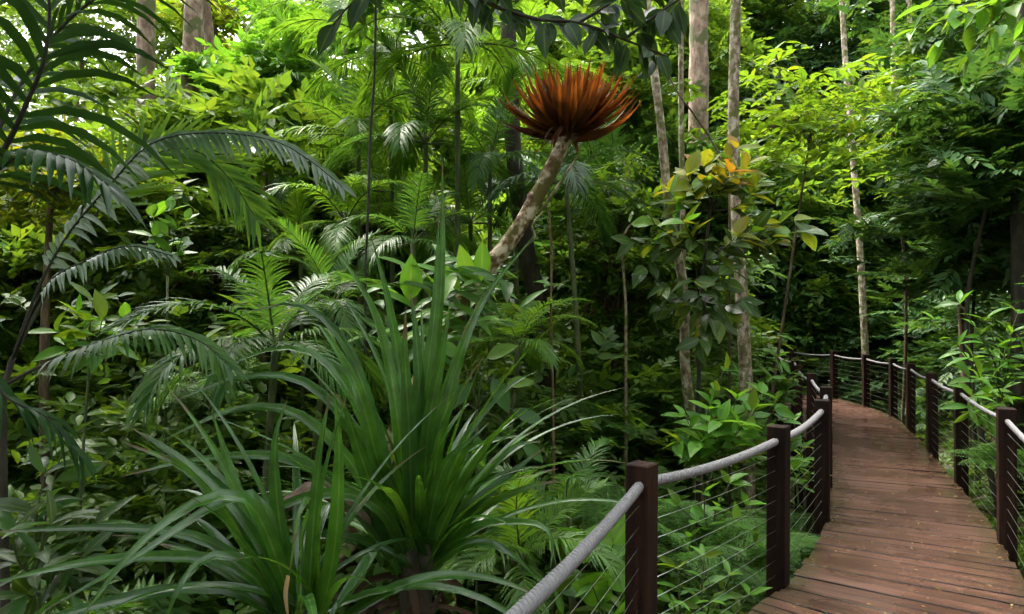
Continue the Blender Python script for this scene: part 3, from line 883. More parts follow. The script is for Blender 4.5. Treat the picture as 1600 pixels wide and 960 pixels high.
FR = {
 'up':   [Frond(1, 2.1, 74, 55, 40, .55, .036, .25, M['palm']), Frond(2, 2.1, 68, 75, 40, .55, .036, .35, M['palm'])],
 'mid':  [Frond(3, 2.2, 52, 85, 42, .58, .037, .45, M['palm']), Frond(4, 2.2, 44, 95, 42, .58, .037, .5, M['palm']), Frond(5, 2.2, 40, 75, 42, .55, .037, .4, M['palm'])],
 'low':  [Frond(6, 2.1, 22, 85, 42, .55, .037, .6, M['palm']), Frond(7, 2.1, 8, 75, 42, .55, .037, .6, M['palm'])],
}
def palm(name, label, cx, cy_, d, nfr, scale, mat, trunk=True, tr=.034, group='feather palms in the gully', lowf=.35, bare=None, azs=None, trmat=None):
    c = P(cx, cy_, d)
    base = np.array((c[0] + rng.normal(0, .1), c[1] + .1, G(c[0], c[1])))
    root = thing(name, label, 'palm', base, group)
    if trunk and c[2] - base[2] > .25:
        q = spline([base - (0, 0, .1), (base + c) / 2 + (rng.normal(0, .05), rng.normal(0, .05), 0), c], 20)
        m = MB(); tube(m, q, np.linspace(tr * 1.15, tr * .8, 20) + .002 * (np.arange(20) % 2), 10); m.build('trunk', trmat or M['stem'], root)
    a0 = rng.uniform(0, 6.28)
    for k in range(nfr):
        az = a0 + k * 2.4 + rng.normal(0, .15) if azs is None else azs[k % len(azs)] + rng.normal(0, .12)
        u = (k + .5) / nfr
        kind = 'up' if u < .3 else ('mid' if u < 1 - lowf else 'low')
        f = FR[kind][int(rng.integers(len(FR[kind])))]
        f.put(root, c, az, scale * rng.uniform(.85, 1.12), mat, R(rng.normal(0, 6)), R(rng.normal(0, 8)))
    return root

PALMS = [
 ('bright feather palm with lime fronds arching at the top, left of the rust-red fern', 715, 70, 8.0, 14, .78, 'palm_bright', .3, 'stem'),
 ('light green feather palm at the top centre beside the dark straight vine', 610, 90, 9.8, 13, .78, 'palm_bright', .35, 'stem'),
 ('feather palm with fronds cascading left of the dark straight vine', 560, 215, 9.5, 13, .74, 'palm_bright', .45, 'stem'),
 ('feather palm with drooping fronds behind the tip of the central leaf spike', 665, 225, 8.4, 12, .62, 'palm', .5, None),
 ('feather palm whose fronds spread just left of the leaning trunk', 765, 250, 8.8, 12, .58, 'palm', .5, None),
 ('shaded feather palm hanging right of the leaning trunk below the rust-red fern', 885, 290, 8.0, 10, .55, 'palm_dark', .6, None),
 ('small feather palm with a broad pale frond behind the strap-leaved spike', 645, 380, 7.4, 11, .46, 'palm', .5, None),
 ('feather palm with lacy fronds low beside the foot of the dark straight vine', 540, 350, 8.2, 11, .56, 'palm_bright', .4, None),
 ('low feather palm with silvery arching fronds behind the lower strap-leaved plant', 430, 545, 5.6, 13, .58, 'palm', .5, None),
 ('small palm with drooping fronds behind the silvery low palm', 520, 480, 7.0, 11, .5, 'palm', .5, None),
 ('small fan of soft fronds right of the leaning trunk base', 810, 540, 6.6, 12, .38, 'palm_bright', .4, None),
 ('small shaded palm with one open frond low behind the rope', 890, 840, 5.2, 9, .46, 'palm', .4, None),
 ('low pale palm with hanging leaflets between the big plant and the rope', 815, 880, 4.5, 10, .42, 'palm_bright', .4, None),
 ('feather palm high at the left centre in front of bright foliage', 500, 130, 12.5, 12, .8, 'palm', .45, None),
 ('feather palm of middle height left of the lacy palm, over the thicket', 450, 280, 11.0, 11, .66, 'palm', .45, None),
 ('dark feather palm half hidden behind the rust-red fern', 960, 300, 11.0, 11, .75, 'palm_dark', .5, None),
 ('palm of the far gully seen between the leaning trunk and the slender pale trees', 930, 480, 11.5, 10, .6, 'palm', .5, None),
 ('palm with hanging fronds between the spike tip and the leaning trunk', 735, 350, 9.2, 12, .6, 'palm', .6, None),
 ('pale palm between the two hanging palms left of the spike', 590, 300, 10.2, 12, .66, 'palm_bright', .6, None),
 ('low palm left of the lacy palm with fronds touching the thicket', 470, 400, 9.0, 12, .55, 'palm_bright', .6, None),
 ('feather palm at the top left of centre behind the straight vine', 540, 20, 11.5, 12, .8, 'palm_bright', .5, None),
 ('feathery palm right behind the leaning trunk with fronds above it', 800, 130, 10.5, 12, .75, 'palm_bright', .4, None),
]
for (lab, x, y, d, n, s, mt, lo, tm) in PALMS:
    palm('feather_palm', lab, x, y, d, n, s, M[mt], lowf=lo, trmat=M[tm] if tm else None)
# ---- near palm fronds at the left: every leaflet is a piece of its own
def big_frond(root, pts, nl, ll, lw, hang, mat, vlift=.3, start=.1, rad=.010, rmat=None, face=None):
    q = spline([P(*a) for a in pts], 30); tg = tangents(q)
    m = MB(); tube(m, q, np.linspace(rad, rad * .25, 30), 7); fr = m.build('frond', rmat or M['stem_dark'], root)
    r = np.random.default_rng(int(pts[0][0] + pts[-1][1] * 7) % 9999)
    add_leaflets(None, q, tg, r, nl, ll, lw, hang, 5, vlift, start, face=face, single=lambda mm: mm.build('leaflet', mat, fr))
    return fr

b = P(15, 600, 4.0); b[2] = G(b[0], b[1])
pr = thing('arching_palm', 'left palm with a long arching frond of silvery leaflets in front of the tree trunks', 'palm', b)
m = MB(); tube(m, spline([b - (0, 0, .1), P(5, 640, 4.05), P(20, 560, 4.0)], 12), np.linspace(.035, .016, 12), 9); m.build('trunk', M['bark_dark'], pr)
big_frond(pr, [(20, 560, 4.0), (60, 450, 4.0), (110, 362, 4.0), (170, 292, 3.95), (235, 226, 3.9), (320, 208, 3.85), (420, 218, 3.8), (480, 248, 3.8), (535, 292, 3.75)], 54, .20, .034, .5, M['palm_silver'], vlift=.0, start=.2, face=(.15, -.7, .7))
big_frond(pr, [(20, 560, 4.0), (90, 430, 4.2), (200, 270, 4.4), (290, 232, 4.5), (355, 275, 4.5), (402, 345, 4.5)], 46, .46, .030, .12, M['palm_bright'], vlift=.05, start=.42, face=(.1, -.9, .25))
big_frond(pr, [(20, 560, 4.0), (70, 450, 3.8), (130, 410, 3.7), (200, 385, 3.6), (270, 400, 3.6)], 24, .14, .028, .6, M['palm_silver'], vlift=.0, start=.35, face=(.1, -.6, .8))
big_frond(pr, [(10, 600, 4.0), (90, 560, 3.7), (170, 530, 3.5), (240, 515, 3.4), (310, 532, 3.35), (360, 575, 3.3)], 46, .24, .022, .5, M['palm'], vlift=.1, start=.3, face=(.1, -.4, .9))

b = P(-90, 500, 3.2); b[2] = G(b[0], b[1])
dp = thing('shaded_palm', 'dark palm at the upper left corner with long drooping leaflets against the sky', 'palm', b)
m = MB(); tube(m, spline([b - (0, 0, .1), P(-100, 500, 3.2), P(-60, 330, 3.2)], 12), np.linspace(.07, .035, 12), 9); m.build('trunk', M['bark_dark'], dp)
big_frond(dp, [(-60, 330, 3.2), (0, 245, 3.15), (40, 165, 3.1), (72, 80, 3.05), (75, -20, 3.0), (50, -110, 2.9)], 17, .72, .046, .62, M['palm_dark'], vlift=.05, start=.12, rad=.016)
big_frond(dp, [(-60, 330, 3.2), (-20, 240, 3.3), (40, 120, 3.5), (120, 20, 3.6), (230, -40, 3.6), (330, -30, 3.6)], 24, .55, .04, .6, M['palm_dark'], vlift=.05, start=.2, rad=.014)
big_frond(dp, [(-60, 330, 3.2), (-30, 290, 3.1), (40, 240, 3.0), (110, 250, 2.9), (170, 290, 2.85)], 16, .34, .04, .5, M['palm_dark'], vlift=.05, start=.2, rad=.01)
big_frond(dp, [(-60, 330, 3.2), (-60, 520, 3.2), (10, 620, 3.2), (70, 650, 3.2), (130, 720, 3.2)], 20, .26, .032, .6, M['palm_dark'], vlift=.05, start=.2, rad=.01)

# ================================================================ broad-leaved plants with single leaves
def leaf_data(name, W, fold, curl, peak, mat):
    V, T, UV = leaf_tmpl(8, W, fold, curl, peak)
    m = MB(); m.add(V, T, None, UV); return m.mesh(name, mat)
LV = {
 'oval': [leaf_data('leaf', .46, .07, .12, .45, M['leaf_broad']), leaf_data('leaf', .5, .10, .25, .42, M['leaf_broad']), leaf_data('leaf', .42, .05, .05, .48, M['leaf_broad'])],
 'lance': [leaf_data('leaf', .26, .08, .2, .45, M['leaf_broad']), leaf_data('leaf', .30, .10, .35, .5, M['leaf_broad'])],
 'round': [leaf_data('leaf', .85, .03, .12, .4, M['leaf_broad']), leaf_data('leaf', .78, .05, .25, .42, M['leaf_broad'])],
}
def lv(root, kind, pos, fwd, up, L, mat):
    d = LV[kind]
    return put('leaf', d[int(rng.integers(len(d)))], frame(np.asarray(pos, float), np.asarray(fwd, float) + 1e-4, np.asarray(up, float) + 1e-3, L), root, mat)

def branchy(root, start, tips, r0, kind, L, mats, per=7, spread=.55, mat=None, droop=-.25, upv=(0, -.25, 1), petiole=.0, whorl=True, pick=None):
    """branches from start to each tip; leaves set alternately along the outer half plus a whorl at the tip"""
    for tp in tips:
        tp = np.asarray(tp); st_ = np.asarray(start)
        mid = st_ * .45 + tp * .55 + rng.normal(0, .06, 3) * np.linalg.norm(tp - st_) - (0, 0, .05)
        q = spline([st_, mid, tp], 14); tg = tangents(q)
        m = MB(); tube(m, q, np.linspace(r0, r0 * .35, 14), 6); m.build('branch', mat or M['stem'], root)
        for k in range(per):
            t = .35 + .65 * (k + .5) / per if k < per - 3 or not whorl else 1.0
            i = min(13, int(t * 13))
            a = k * 2.4 + rng.normal(0, .3)
            sd_ = unit(np.cross(tg[i], (0, 0, 1.0))); nn = np.cross(sd_, tg[i])
            d = unit(tg[i] * .6 + (sd_ * math.cos(a) + nn * math.sin(a) * .6) * (1 if t < 1 else .75) + np.array((0, 0, droop)) + rng.normal(0, .12, 3))
            ll = L * rng.uniform(.7, 1.2)
            mt = mats[int(rng.integers(len(mats)))] if pick is None else pick(q[i])
            lv(root, kind, q[i] + d * petiole, d, np.array(upv) + rng.normal(0, .35, 3), ll, mt)

# overhead branch
b0 = P(640, -120, 3.1)
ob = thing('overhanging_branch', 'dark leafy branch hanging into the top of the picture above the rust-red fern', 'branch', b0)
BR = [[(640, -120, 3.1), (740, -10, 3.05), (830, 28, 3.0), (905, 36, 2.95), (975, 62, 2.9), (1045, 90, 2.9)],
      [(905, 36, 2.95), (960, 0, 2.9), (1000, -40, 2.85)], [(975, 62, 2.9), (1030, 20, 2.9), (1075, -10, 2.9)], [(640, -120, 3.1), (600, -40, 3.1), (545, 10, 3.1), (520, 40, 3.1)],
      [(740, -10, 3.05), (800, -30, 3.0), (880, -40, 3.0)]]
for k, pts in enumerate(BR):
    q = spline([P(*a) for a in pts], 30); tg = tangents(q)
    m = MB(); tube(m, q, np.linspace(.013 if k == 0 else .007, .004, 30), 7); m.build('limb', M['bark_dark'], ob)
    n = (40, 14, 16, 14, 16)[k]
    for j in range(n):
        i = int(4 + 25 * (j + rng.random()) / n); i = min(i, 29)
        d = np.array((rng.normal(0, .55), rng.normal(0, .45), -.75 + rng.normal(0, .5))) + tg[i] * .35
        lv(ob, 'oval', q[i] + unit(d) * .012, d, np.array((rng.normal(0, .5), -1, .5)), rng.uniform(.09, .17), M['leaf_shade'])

# right-hand overhead sprig, bright
b0 = P(1640, -60, 4.6)
tb = thing('overhanging_branch', 'bright backlit leafy sprig at the top right corner', 'branch', b0)
branchy(tb, b0, [P(1430, 45, 4.5), P(1475, 62, 4.6), P(1520, 85, 4.5), P(1560, 40, 4.4), P(1450, 10, 4.7), P(1600, 70, 4.6), P(1500, 20, 4.5), P(1545, 5, 4.6)], .008, 'oval', .19, [M['leaf_bright'], M['leaf_yellow']], per=11, droop=-.3, mat=M['stem_dark'])

# slender trees
def slender(name, label, pts, r0, r1, mat, crown=None, cat='tree', sides=10, n=40, wob=.04, group=None):
    q = spline([P(*a) for a in pts], n)
    base = q[0].copy(); base[2] = G(base[0], base[1])
    root = thing(name, label, cat, base, group)
    if q[0][2] > base[2]:
        q = np.vstack([base - (0, 0, .15), q])
    rad = np.linspace(r0, r1, len(q)) * (1 + rng.normal(0, wob, len(q)))
    rad[0] *= 1.25
    m = MB(); tube(m, q, rad, sides); m.build('trunk' if cat == 'tree' else 'stem', mat, root)
    if crown:
        tm, mt, size, nb, sp = crown
        m = MB(); mw = MB(); top = q[-1]
        for k in range(nb):
            e = top + rng.normal(0, 1, 3) * np.array((sp, sp, sp * .45)) + (0, 0, sp * .2)
            tube(mw, spline([top - (0, 0, sp * rng.uniform(0, .8)), (top + e) / 2 + (0, 0, .2 * sp), e], 7), np.linspace(r1 * .6, .008, 7), 5)
            clump(m, tm, e, np.array((1, 1, .6)) * sp * .5, 26, size)
        mw.build('limbs', mat, root); m.build('crown', mt, root)
    return root

far_crown = lambda mt, sp=2.2, nb=24, size=.75: (SPR_FAR, mt, size, max(2, nb // 9), sp)
slender('rainforest_tree', 'grey-brown straight trunk standing against the sky, leftmost of the tall trunks', [(226, 330, 12), (228, 230, 12), (228, 100, 12), (229, -60, 12), (232, -360, 12)], .17, .125, M['bark_pink'], far_crown(M['leaf_mid']))
slender('rainforest_tree', 'pinkish tall trunk just right of the leftmost trunk, foliage climbing its upper part', [(296, 330, 12.6), (297, 200, 12.6), (298, 100, 12.6), (303, 0, 12.6), (306, -350, 12.6)], .18, .13, M['bark_pink'], far_crown(M['leaf_yellow']))
slender('rainforest_tree', 'thin vine-wrapped trunk behind the pinkish trunk at the left', [(326, 330, 13.2), (325, 190, 13.2), (328, 80, 13.2), (318, -40, 13.2), (315, -300, 13.2)], .11, .08, M['bark_brown'], far_crown(M['leaf_mid']))
slender('rainforest_tree', 'thickest pale pink trunk at the top, right of the rust-red fern', [(1086, 420, 13.5), (1090, 250, 13.5), (1092, 130, 13.5), (1092, 0, 13.5), (1096, -360, 13.5)], .21, .17, M['bark_pink'], far_crown(M['leaf_dark'], 2.5, 26))
slender('rainforest_tree', 'tall slender pale trunk with mossy patches passing behind the orange-tipped leaves', [(1170, 760, 8.6), (1166, 610, 8.6), (1158, 450, 8.6), (1150, 320, 8.6), (1146, 180, 8.6), (1149, 40, 8.6), (1151, -120, 8.6), (1150, -500, 8.6)], .082, .055, M['bark_pale'], far_crown(M['leaf_dark'], 1.8))
slender('rainforest_tree', 'crooked slender pale trunk left of the tall one, rising behind the near shrub', [(1100, 830, 7.6), (1090, 745, 7.6), (1078, 640, 7.6), (1070, 560, 7.6), (1068, 450, 7.6), (1046, 330, 7.6), (1032, 190, 7.6), (1016, 60, 7.6), (1000, -120, 7.6)], .058, .04, M['bark_pale'], far_crown(M['leaf_dark'], 1.4, 16, .6))
slender('rainforest_tree', 'thinnest straight pale stem between the crooked trunk and the tall slender one', [(1072, 640, 9.2), (1069, 480, 9.2), (1066, 300, 9.2), (1064, 100, 9.2), (1067, -200, 9.2)], .042, .03, M['bark_pale'], far_crown(M['leaf_mid'], 1.4, 14, .6))
slender('rainforest_tree', 'slim pale trunk rising right behind the far railing posts', [(1355, 640, 16), (1352, 550, 16), (1343, 380, 16), (1330, 210, 16), (1318, 50, 16), (1312, -100, 16)], .085, .055, M['bark_pale'], far_crown(M['leaf_mid'], 2.0))
slender('rainforest_tree', 'pale thin trunk in the yellow-green foliage right of the slim trunk by the posts', [(1412, 420, 19), (1406, 320, 19), (1400, 200, 19), (1396, 110, 19), (1394, -60, 19)], .09, .06, M['bark_pale'], far_crown(M['leaf_dark'], 2.0))
slender('rainforest_tree', 'dim thin trunk furthest right on the forested bank', [(1428, 420, 21), (1425, 310, 21), (1424, 180, 21), (1420, -60, 21)], .085, .06, M['bark_pale'], far_crown(M['leaf_dark'], 2.2))
slender('rainforest_tree', 'dark trunk at the right edge of the picture above the railing', [(1592, 520, 9.5), (1590, 300, 9.5), (1596, 100, 9.5), (1598, -200, 9.5)], .09, .07, M['bark_dark'], far_crown(M['leaf_dark'], 2.0))
slender('rainforest_tree', 'dark shaded trunk low behind the thin brown vine, right of the leaning trunk', [(862, 760, 9.4), (856, 640, 9.4), (846, 500, 9.4), (820, 380, 9.4), (800, 200, 9.4), (790, -120, 9.4)], .15, .10, M['bark_dark'], far_crown(M['leaf_dark'], 1.8))
slender('rainforest_tree', 'thin brown leaning stem in the leafy thicket at left centre', [(410, 560, 10), (404, 470, 10), (396, 400, 10), (410, 330, 10), (420, 200, 10)], .05, .035, M['bark_brown'])
slender('rainforest_tree', 'stout brown trunk half hidden in the thicket above the silvery low palm', [(292, 560, 11), (290, 490, 11), (296, 400, 11), (300, 320, 11)], .15, .10, M['bark_brown'], (SPR_FAR, M['leaf_mid'], .6, 16, 1.4))
slender('hanging_vine', 'dark straight hanging vine left of the strap-leaved spike', [(571, 420, 6.6), (575, 330, 6.6), (579, 210, 6.6), (586, 90, 6.6), (588, -150, 6.6)], .013, .013, M['stem_dark'], None, 'vine', 6)
slender('hanging_vine', 'thin brown vine hanging straight down right of the leaning trunk', [(866, 800, 6.3), (864, 620, 6.3), (861, 480, 6.3), (862, 400, 6.3), (858, 330, 6.3)], .013, .010, M['vine'], None, 'vine', 6)
slender('hanging_vine', 'short pale dead stem curving down left of the yellow-edged leaves', [(978, 480, 7.4), (974, 420, 7.4), (972, 380, 7.4), (985, 352, 7.4), (1008, 350, 7.4)], .016, .012, M['bark_pale'], None, 'vine', 6)
slender('hanging_vine', 'looping grey vine in front of the thickest trunk', [(1140, 300, 8), (1120, 235, 8), (1085, 180, 8), (1062, 150, 8), (1040, 110, 8)], .013, .010, M['bark_brown'], None, 'vine', 6)

# sapling with orange young leaves
s0 = P(1092, 560, 7.2); sb = s0.copy(); sb[2] = G(sb[0], sb[1])
sp = thing('orange_tipped_sapling', 'broad-leaved sapling with yellow and orange young leaves in front of the pale trunks', 'sapling', sb)
m = MB(); tube(m, spline([sb - (0, 0, .1), s0, P(1100, 420, 7.2), P(1115, 280, 7.2)], 20), np.linspace(.035, .014, 20), 8); m.build('stem', M['stem_dark'], sp)
def sap_pick(p):
    v = (p[2] - CAMZ) / 7.2 * FPX
    py = 500 - v; px = 800 + p[0] / 7.2 * FPX
    u = rng.random()
    if py < 290:
        return M['leaf_orange'] if (px > 1115 and u < .5) or u < .2 else M['leaf_yellowing']
    if py < 380:
        return M['leaf_yellowing'] if u < .5 else (M['leaf_bright'] if u < .7 else M['leaf_broad'])
    return M['leaf_yellowing'] if u < .07 else M['leaf_broad']
branchy(sp, P(1112, 330, 7.2), [P(1150, 232, 7.1), P(1170, 255, 7.2), P(1075, 275, 7.1), P(1140, 270, 7.0), P(1045, 300, 7.2), P(1100, 260, 7.2), P(1180, 290, 7.2)], .009, 'oval', .26, None, per=15, mat=M['stem_dark'], pick=sap_pick, upv=(0, -.6, 1))
branchy(sp, P(1105, 400, 7.2), [P(1240, 345, 7.1), P(1255, 362, 7.0), P(1190, 350, 7.2), P(1020, 350, 7.1), P(990, 380, 7.2), P(1070, 350, 6.9), P(1150, 370, 6.9), P(1210, 380, 7.1)], .010, 'oval', .26, None, per=15, mat=M['stem_dark'], pick=sap_pick, upv=(0, -.6, 1))
branchy(sp, P(1098, 470, 7.2), [P(1010, 420, 7.1), P(1040, 450, 6.9), P(1140, 420, 6.9), P(1030, 480, 7.1), P(1160, 470, 7.0), P(1085, 440, 6.8), P(1120, 500, 7.0), P(1095, 530, 6.9)], .010, 'oval', .26, None, per=10, mat=M['stem_dark'], pick=sap_pick, droop=-.6, upv=(0, -.8, .8))

# epiphytes and leafy plant around the foot of the leaning trunk
e0 = P(730, 450, 5.7)
ep = thing('climbing_plant', 'leafy plant with two upright glossy leaves growing on the foot of the leaning trunk', 'plant', e0)
for k in range(90):
    t = rng.random(); p0 = P(720 + 55 * rng.normal() - 60 * t, 415 + 130 * t, 5.65 + rng.normal(0, .12))
    a = rng.uniform(0, 6.28); d = np.array((math.cos(a), math.sin(a) * .5 - .3, rng.uniform(-.4, .9)))
    lv(ep, 'lance', p0, d, (0, -.6, 1), rng.uniform(.2, .4), M['leaf_bright'] if rng.random() < .55 else M['palm'])
for (x, y, l, dx) in ((735, 445, .34, -.25), (752, 440, .34, .05), (718, 455, .26, -.6), (640, 470, .38, .1)):
    lv(ep, 'oval', P(x, y, 5.6), (dx, -.2, 1), (.3, -1, .1), l, M['leaf_bright'])
m = MB()
tube(m, spline([e0 - (0, 0, .4), e0, P(690, 420, 5.7), P(660, 440, 5.7)], 10), np.linspace(.015, .006, 10), 6); m.build('stem', M['stem'], ep)
e1 = P(745, 640, 5.2); eb = e1.copy(); eb[2] = G(eb[0], eb[1])
e2 = thing('broad_leaf_plant', 'plant with large pale broad leaves just right of the central strap leaves', 'plant', eb)
m = MB(); tube(m, spline([eb - (0, 0, .1), e1], 8), .012, 6); m.build('stem', M['stem'], e2)
for (x, y, l, dx, dz, mt) in ((770, 590, .26, .3, -.6, 'palm'), (735, 600, .24, -.5, -.5, 'palm'), (800, 640, .24, .8, -.3, 'palm'), (700, 640, .26, -.3, -.3, 'palm'), (760, 560, .24, .6, .3, 'palm_bright'), (720, 560, .22, -.5, .4, 'palm'), (790, 600, .2, .8, .1, 'palm_bright'), (745, 680, .25, .1, -.7, 'palm'), (815, 690, .2, .6, -.5, 'palm')):
    p0 = P(x, y, 5.15 + rng.normal(0, .08)); d = np.array((dx, -.25, dz))
    m = MB(); tube(m, spline([e1, (e1 + p0) / 2 + (0, 0, .05), p0], 8), .005, 5); m.build('leaf_stalk', M['stem'], e2)
    lv(e2, 'oval', p0, d, (0, -1, .8), l * 1.15, M[mt])

# bright shrubs beside the boardwalk
def shrub(name, label, base_px, tips, kind, L, mats, r0=.009, per=8, cat='shrub', droop=-.2, mat=None, group=None, upv=(0, -.35, 1)):
    b = P(*base_px); bb = b.copy(); bb[2] = G(b[0], b[1])
    root = thing(name, label, cat, bb, group)
    m = MB(); tube(m, spline([bb - (0, 0, .1), (bb + b) / 2 + (rng.normal(0, .04), rng.normal(0, .04), 0), b], 10), np.linspace(r0 * 1.8, r0 * 1.1, 10), 7); m.build('stem', mat or M['stem'], root)
    branchy(root, b, [P(*t) for t in tips], r0, kind, L, mats, per=per, droop=droop, mat=mat, upv=upv)
    return root
BRI = [M['leaf_bright'], M['leaf_bright'], M['leaf_yellow']]
shrub('leafy_shrub', 'bright lime shrub below the pale trunks, just above the rope between the nearest posts', (1110, 720, 6.4), [(1070, 650, 6.3), (1110, 640, 6.2), (1150, 625, 6.3), (1190, 615, 6.4), (1060, 690, 6.2), (1130, 580, 6.5), (1175, 640, 6.2), (1210, 640, 6.4), (1095, 690, 6.1), (1125, 660, 6.0), (1155, 665, 6.0)], 'oval', .23, BRI, per=13)
shrub('leafy_shrub', 'lime green seedlings seen through the wires right of the nearest post', (1120, 860, 5.2), [(1060, 790, 5.1), (1100, 770, 5.0), (1140, 755, 5.2), (1170, 790, 5.2), (1075, 840, 5.0), (1150, 820, 5.0), (1180, 850, 5.2)], 'oval', .15, BRI, per=8)
shrub('leafy_shrub', 'leafy shrub crowding the wires between the second and third gully-side posts', (1245, 760, 6.6), [(1235, 690, 6.4), (1255, 700, 6.6), (1220, 720, 6.2), (1265, 740, 6.7), (1240, 660, 6.8), (1225, 660, 6.5)], 'lance', .20, [M['leaf_bright'], M['leaf_mid']], per=10)
shrub('leafy_shrub', 'green shrub hiding the bend of the boardwalk, left of the far gully-side posts', (1205, 640, 10.5), [(1150, 570, 10), (1185, 545, 10), (1215, 560, 10), (1235, 585, 10.2), (1170, 600, 9.6), (1205, 590, 9.6), (1225, 610, 10), (1190, 520, 10.4), (1215, 525, 10.5)], 'lance', .27, [M['leaf_bright'], M['leaf_mid'], M['palm_bright']], per=12)
shrub('leafy_shrub', 'bright green shrub leaning over the rope on the right side of the planks', (1560, 640, 7.6), [(1500, 475, 7.5), (1540, 500, 7.4), (1580, 520, 7.2), (1460, 500, 7.6), (1600, 560, 7.2), (1520, 560, 7.0), (1550, 590, 6.9), (1520, 620, 6.8), (1590, 490, 7.6), (1540, 640, 6.9), (1515, 590, 7.0)], 'lance', .23, [M['leaf_bright'], M['leaf_bright'], M['palm_bright']], per=12, r0=.011)
shrub('leafy_shrub', 'lime leaves of a low shrub at left centre under the arching palm', (140, 560, 5.6), [(120, 490, 5.5), (160, 500, 5.4), (200, 500, 5.6), (90, 520, 5.4), (145, 470, 5.6), (180, 540, 5.3)], 'oval', .22, [M['leaf_bright'], M['leaf_yellow']], per=8)
shrub('leafy_shrub', 'glossy light green leaves of a shrub under the arch of the silvery frond', (262, 430, 6.5), [(240, 340, 6.4), (265, 330, 6.3), (290, 345, 6.4), (275, 360, 6.2), (240, 370, 6.3)], 'oval', .22, [M['leaf_bright'], M['palm']], per=7)
shrub('heart_leaf_plant', 'single big heart-leaved plant behind the near rope beside the nearest post', (930, 960, 4.3), [(935, 870, 4.2), (958, 850, 4.15), (950, 920, 4.1), (915, 930, 4.2)], 'round', .27, [M['leaf_bright']], per=2, cat='plant', upv=(0, -1, .6))
shrub('leafy_shrub', 'yellowish young shrub at the bottom below the near rope', (1000, 1000, 4.2), [(900, 900, 4.2), (870, 930, 4.1), (925, 915, 4.0), (960, 960, 4.0), (880, 960, 4.0)], 'lance', .16, [M['leaf_bright'], M['leaf_yellow']], per=9)
shrub('leafy_shrub', 'dark broad-leaved plant in the shaded lower left corner', (60, 900, 3.6), [(20, 840, 3.5), (80, 820, 3.4), (130, 870, 3.4), (40, 930, 3.3), (110, 930, 3.3), (150, 820, 3.6), (70, 740, 3.7), (100, 690, 3.8)], 'lance', .24, [M['leaf_broad'], M['leaf_broad'], M['palm']], per=9)
shrub('leafy_shrub', 'small shrub with pinnate bright leaves seen through wires beside the second post', (1100, 1000, 4.4), [(1060, 890, 4.4), (1100, 870, 4.3), (1140, 900, 4.4), (1170, 930, 4.4), (1050, 940, 4.2), (1110, 940, 4.2)], 'lance', .17, BRI, per=10)

# ---- ferns by the boardwalk
def fern(label, px, n, L, mat, el=(25, 65)):
    c = P(*px); c[2] = max(G(c[0], c[1]), c[2] - .0)
    root = thing('ground_fern', label, 'fern', c, 'ferns beside the boardwalk')
    for k in range(n):
        az = k * 2.4 + rng.normal(0, .2); q = arc_pts(c, az, R(rng.uniform(*el)), L * rng.uniform(.8, 1.2), R(75), 12)
        m = MB(); tube(m, q, np.linspace(.006, .002, 12), 5); fr = m.build('frond', M['stem'], root)
        tg = tangents(q); m = MB(); pos, fw, sc = [], [], []
        for j in range(22):
            t = .18 + .82 * j / 22; i = min(11, int(t * 11)); p = q[i] + (q[min(11, i + 1)] - q[i]) * (t * 11 - i)
            sd_ = unit(np.cross(tg[i], (0, 0, 1.0)))
            for s_ in (-1, 1):
                pos.append(p); fw.append(tg[i] * .45 + sd_ * s_ - (0, 0, .12)); sc.append(L * .30 * math.sin(math.pi * min(1, .25 + .75 * t)) + .01)
        sc = np.array(sc)
        cloud(m, spray_tmpl(L2, 14, .17, .8, 80, seed=3, jit=.05), np.array(pos), np.array(fw), np.tile((0, 0, 1.0), (len(pos), 1)) + rng.normal(0, .1, (len(pos), 3)), sc)
        m.build('leaflets', mat, fr, True, 'stuff')
fern('lush fern behind the wires just right of the nearest post', (1075, 880, 5.0), 12, .75, M['fern'])
fern('fern below the wires halfway between the two nearest posts', (1150, 900, 5.3), 12, .7, M['fern'])
fern('fern in the gully left of the nearest post under the rope', (985, 840, 5.6), 12, .7, M['fern'])
fern('fern at the foot of the second post', (1215, 860, 6.0), 11, .6, M['fern'])
fern('fern in the dim hollow right of the leaning trunk', (930, 680, 8.0), 12, .9, M['fern'])
fern('fern patch in the dim hollow below the slender pale trunks', (1000, 640, 9.0), 12, 1.0, M['fern'])
fern('fern at the left behind the lower strap leaves', (330, 640, 6.5), 12, 1.0, M['fern'])
fern('pale fern behind the spike of strap leaves, left of it', (480, 500, 8.0), 12, 1.0, M['fern'])
fern('fern on the bank behind the right railing by the nearest right post', (1590, 740, 7.0), 12, .8, M['fern'])

# ================================================================ individual leafy trees
def crown_tree(label, px, sp, mat, tms, size, nb, per, trunk_r=.08, tmat=None, base_px=None, name='leafy_tree', flat=.6, limb=.3):
    c = P(*px); b = c.copy() if base_px is None else P(*base_px); b[2] = G(b[0], b[1])
    root = thing(name, label, 'tree', b)
    m = MB(); tube(m, spline([b - (0, 0, .2), (b + c) / 2 + rng.normal(0, .15, 3), c], 20), np.linspace(trunk_r, trunk_r * .4, 20), 9); m.build('trunk', tmat or M['bark_brown'], root)
    mw, ml = MB(), MB(); sp = np.asarray(sp, float)
    for k in range(nb):
        e = c + rdir(1)[0] * rng.random() ** .4 * sp
        tube(mw, spline([c - (0, 0, sp[2] * rng.uniform(0, .6)), (c + e) / 2 + (0, 0, .1), e], 7), np.linspace(trunk_r * limb, .004, 7), 5)
        clump(ml, tms, e, np.array((1, 1, .45)) * size * rng.uniform(.8, 1.4), per, size, flat)
    mw.build('limbs', tmat or M['bark_brown'], root); ml.build('crown', mat, root)
    return root
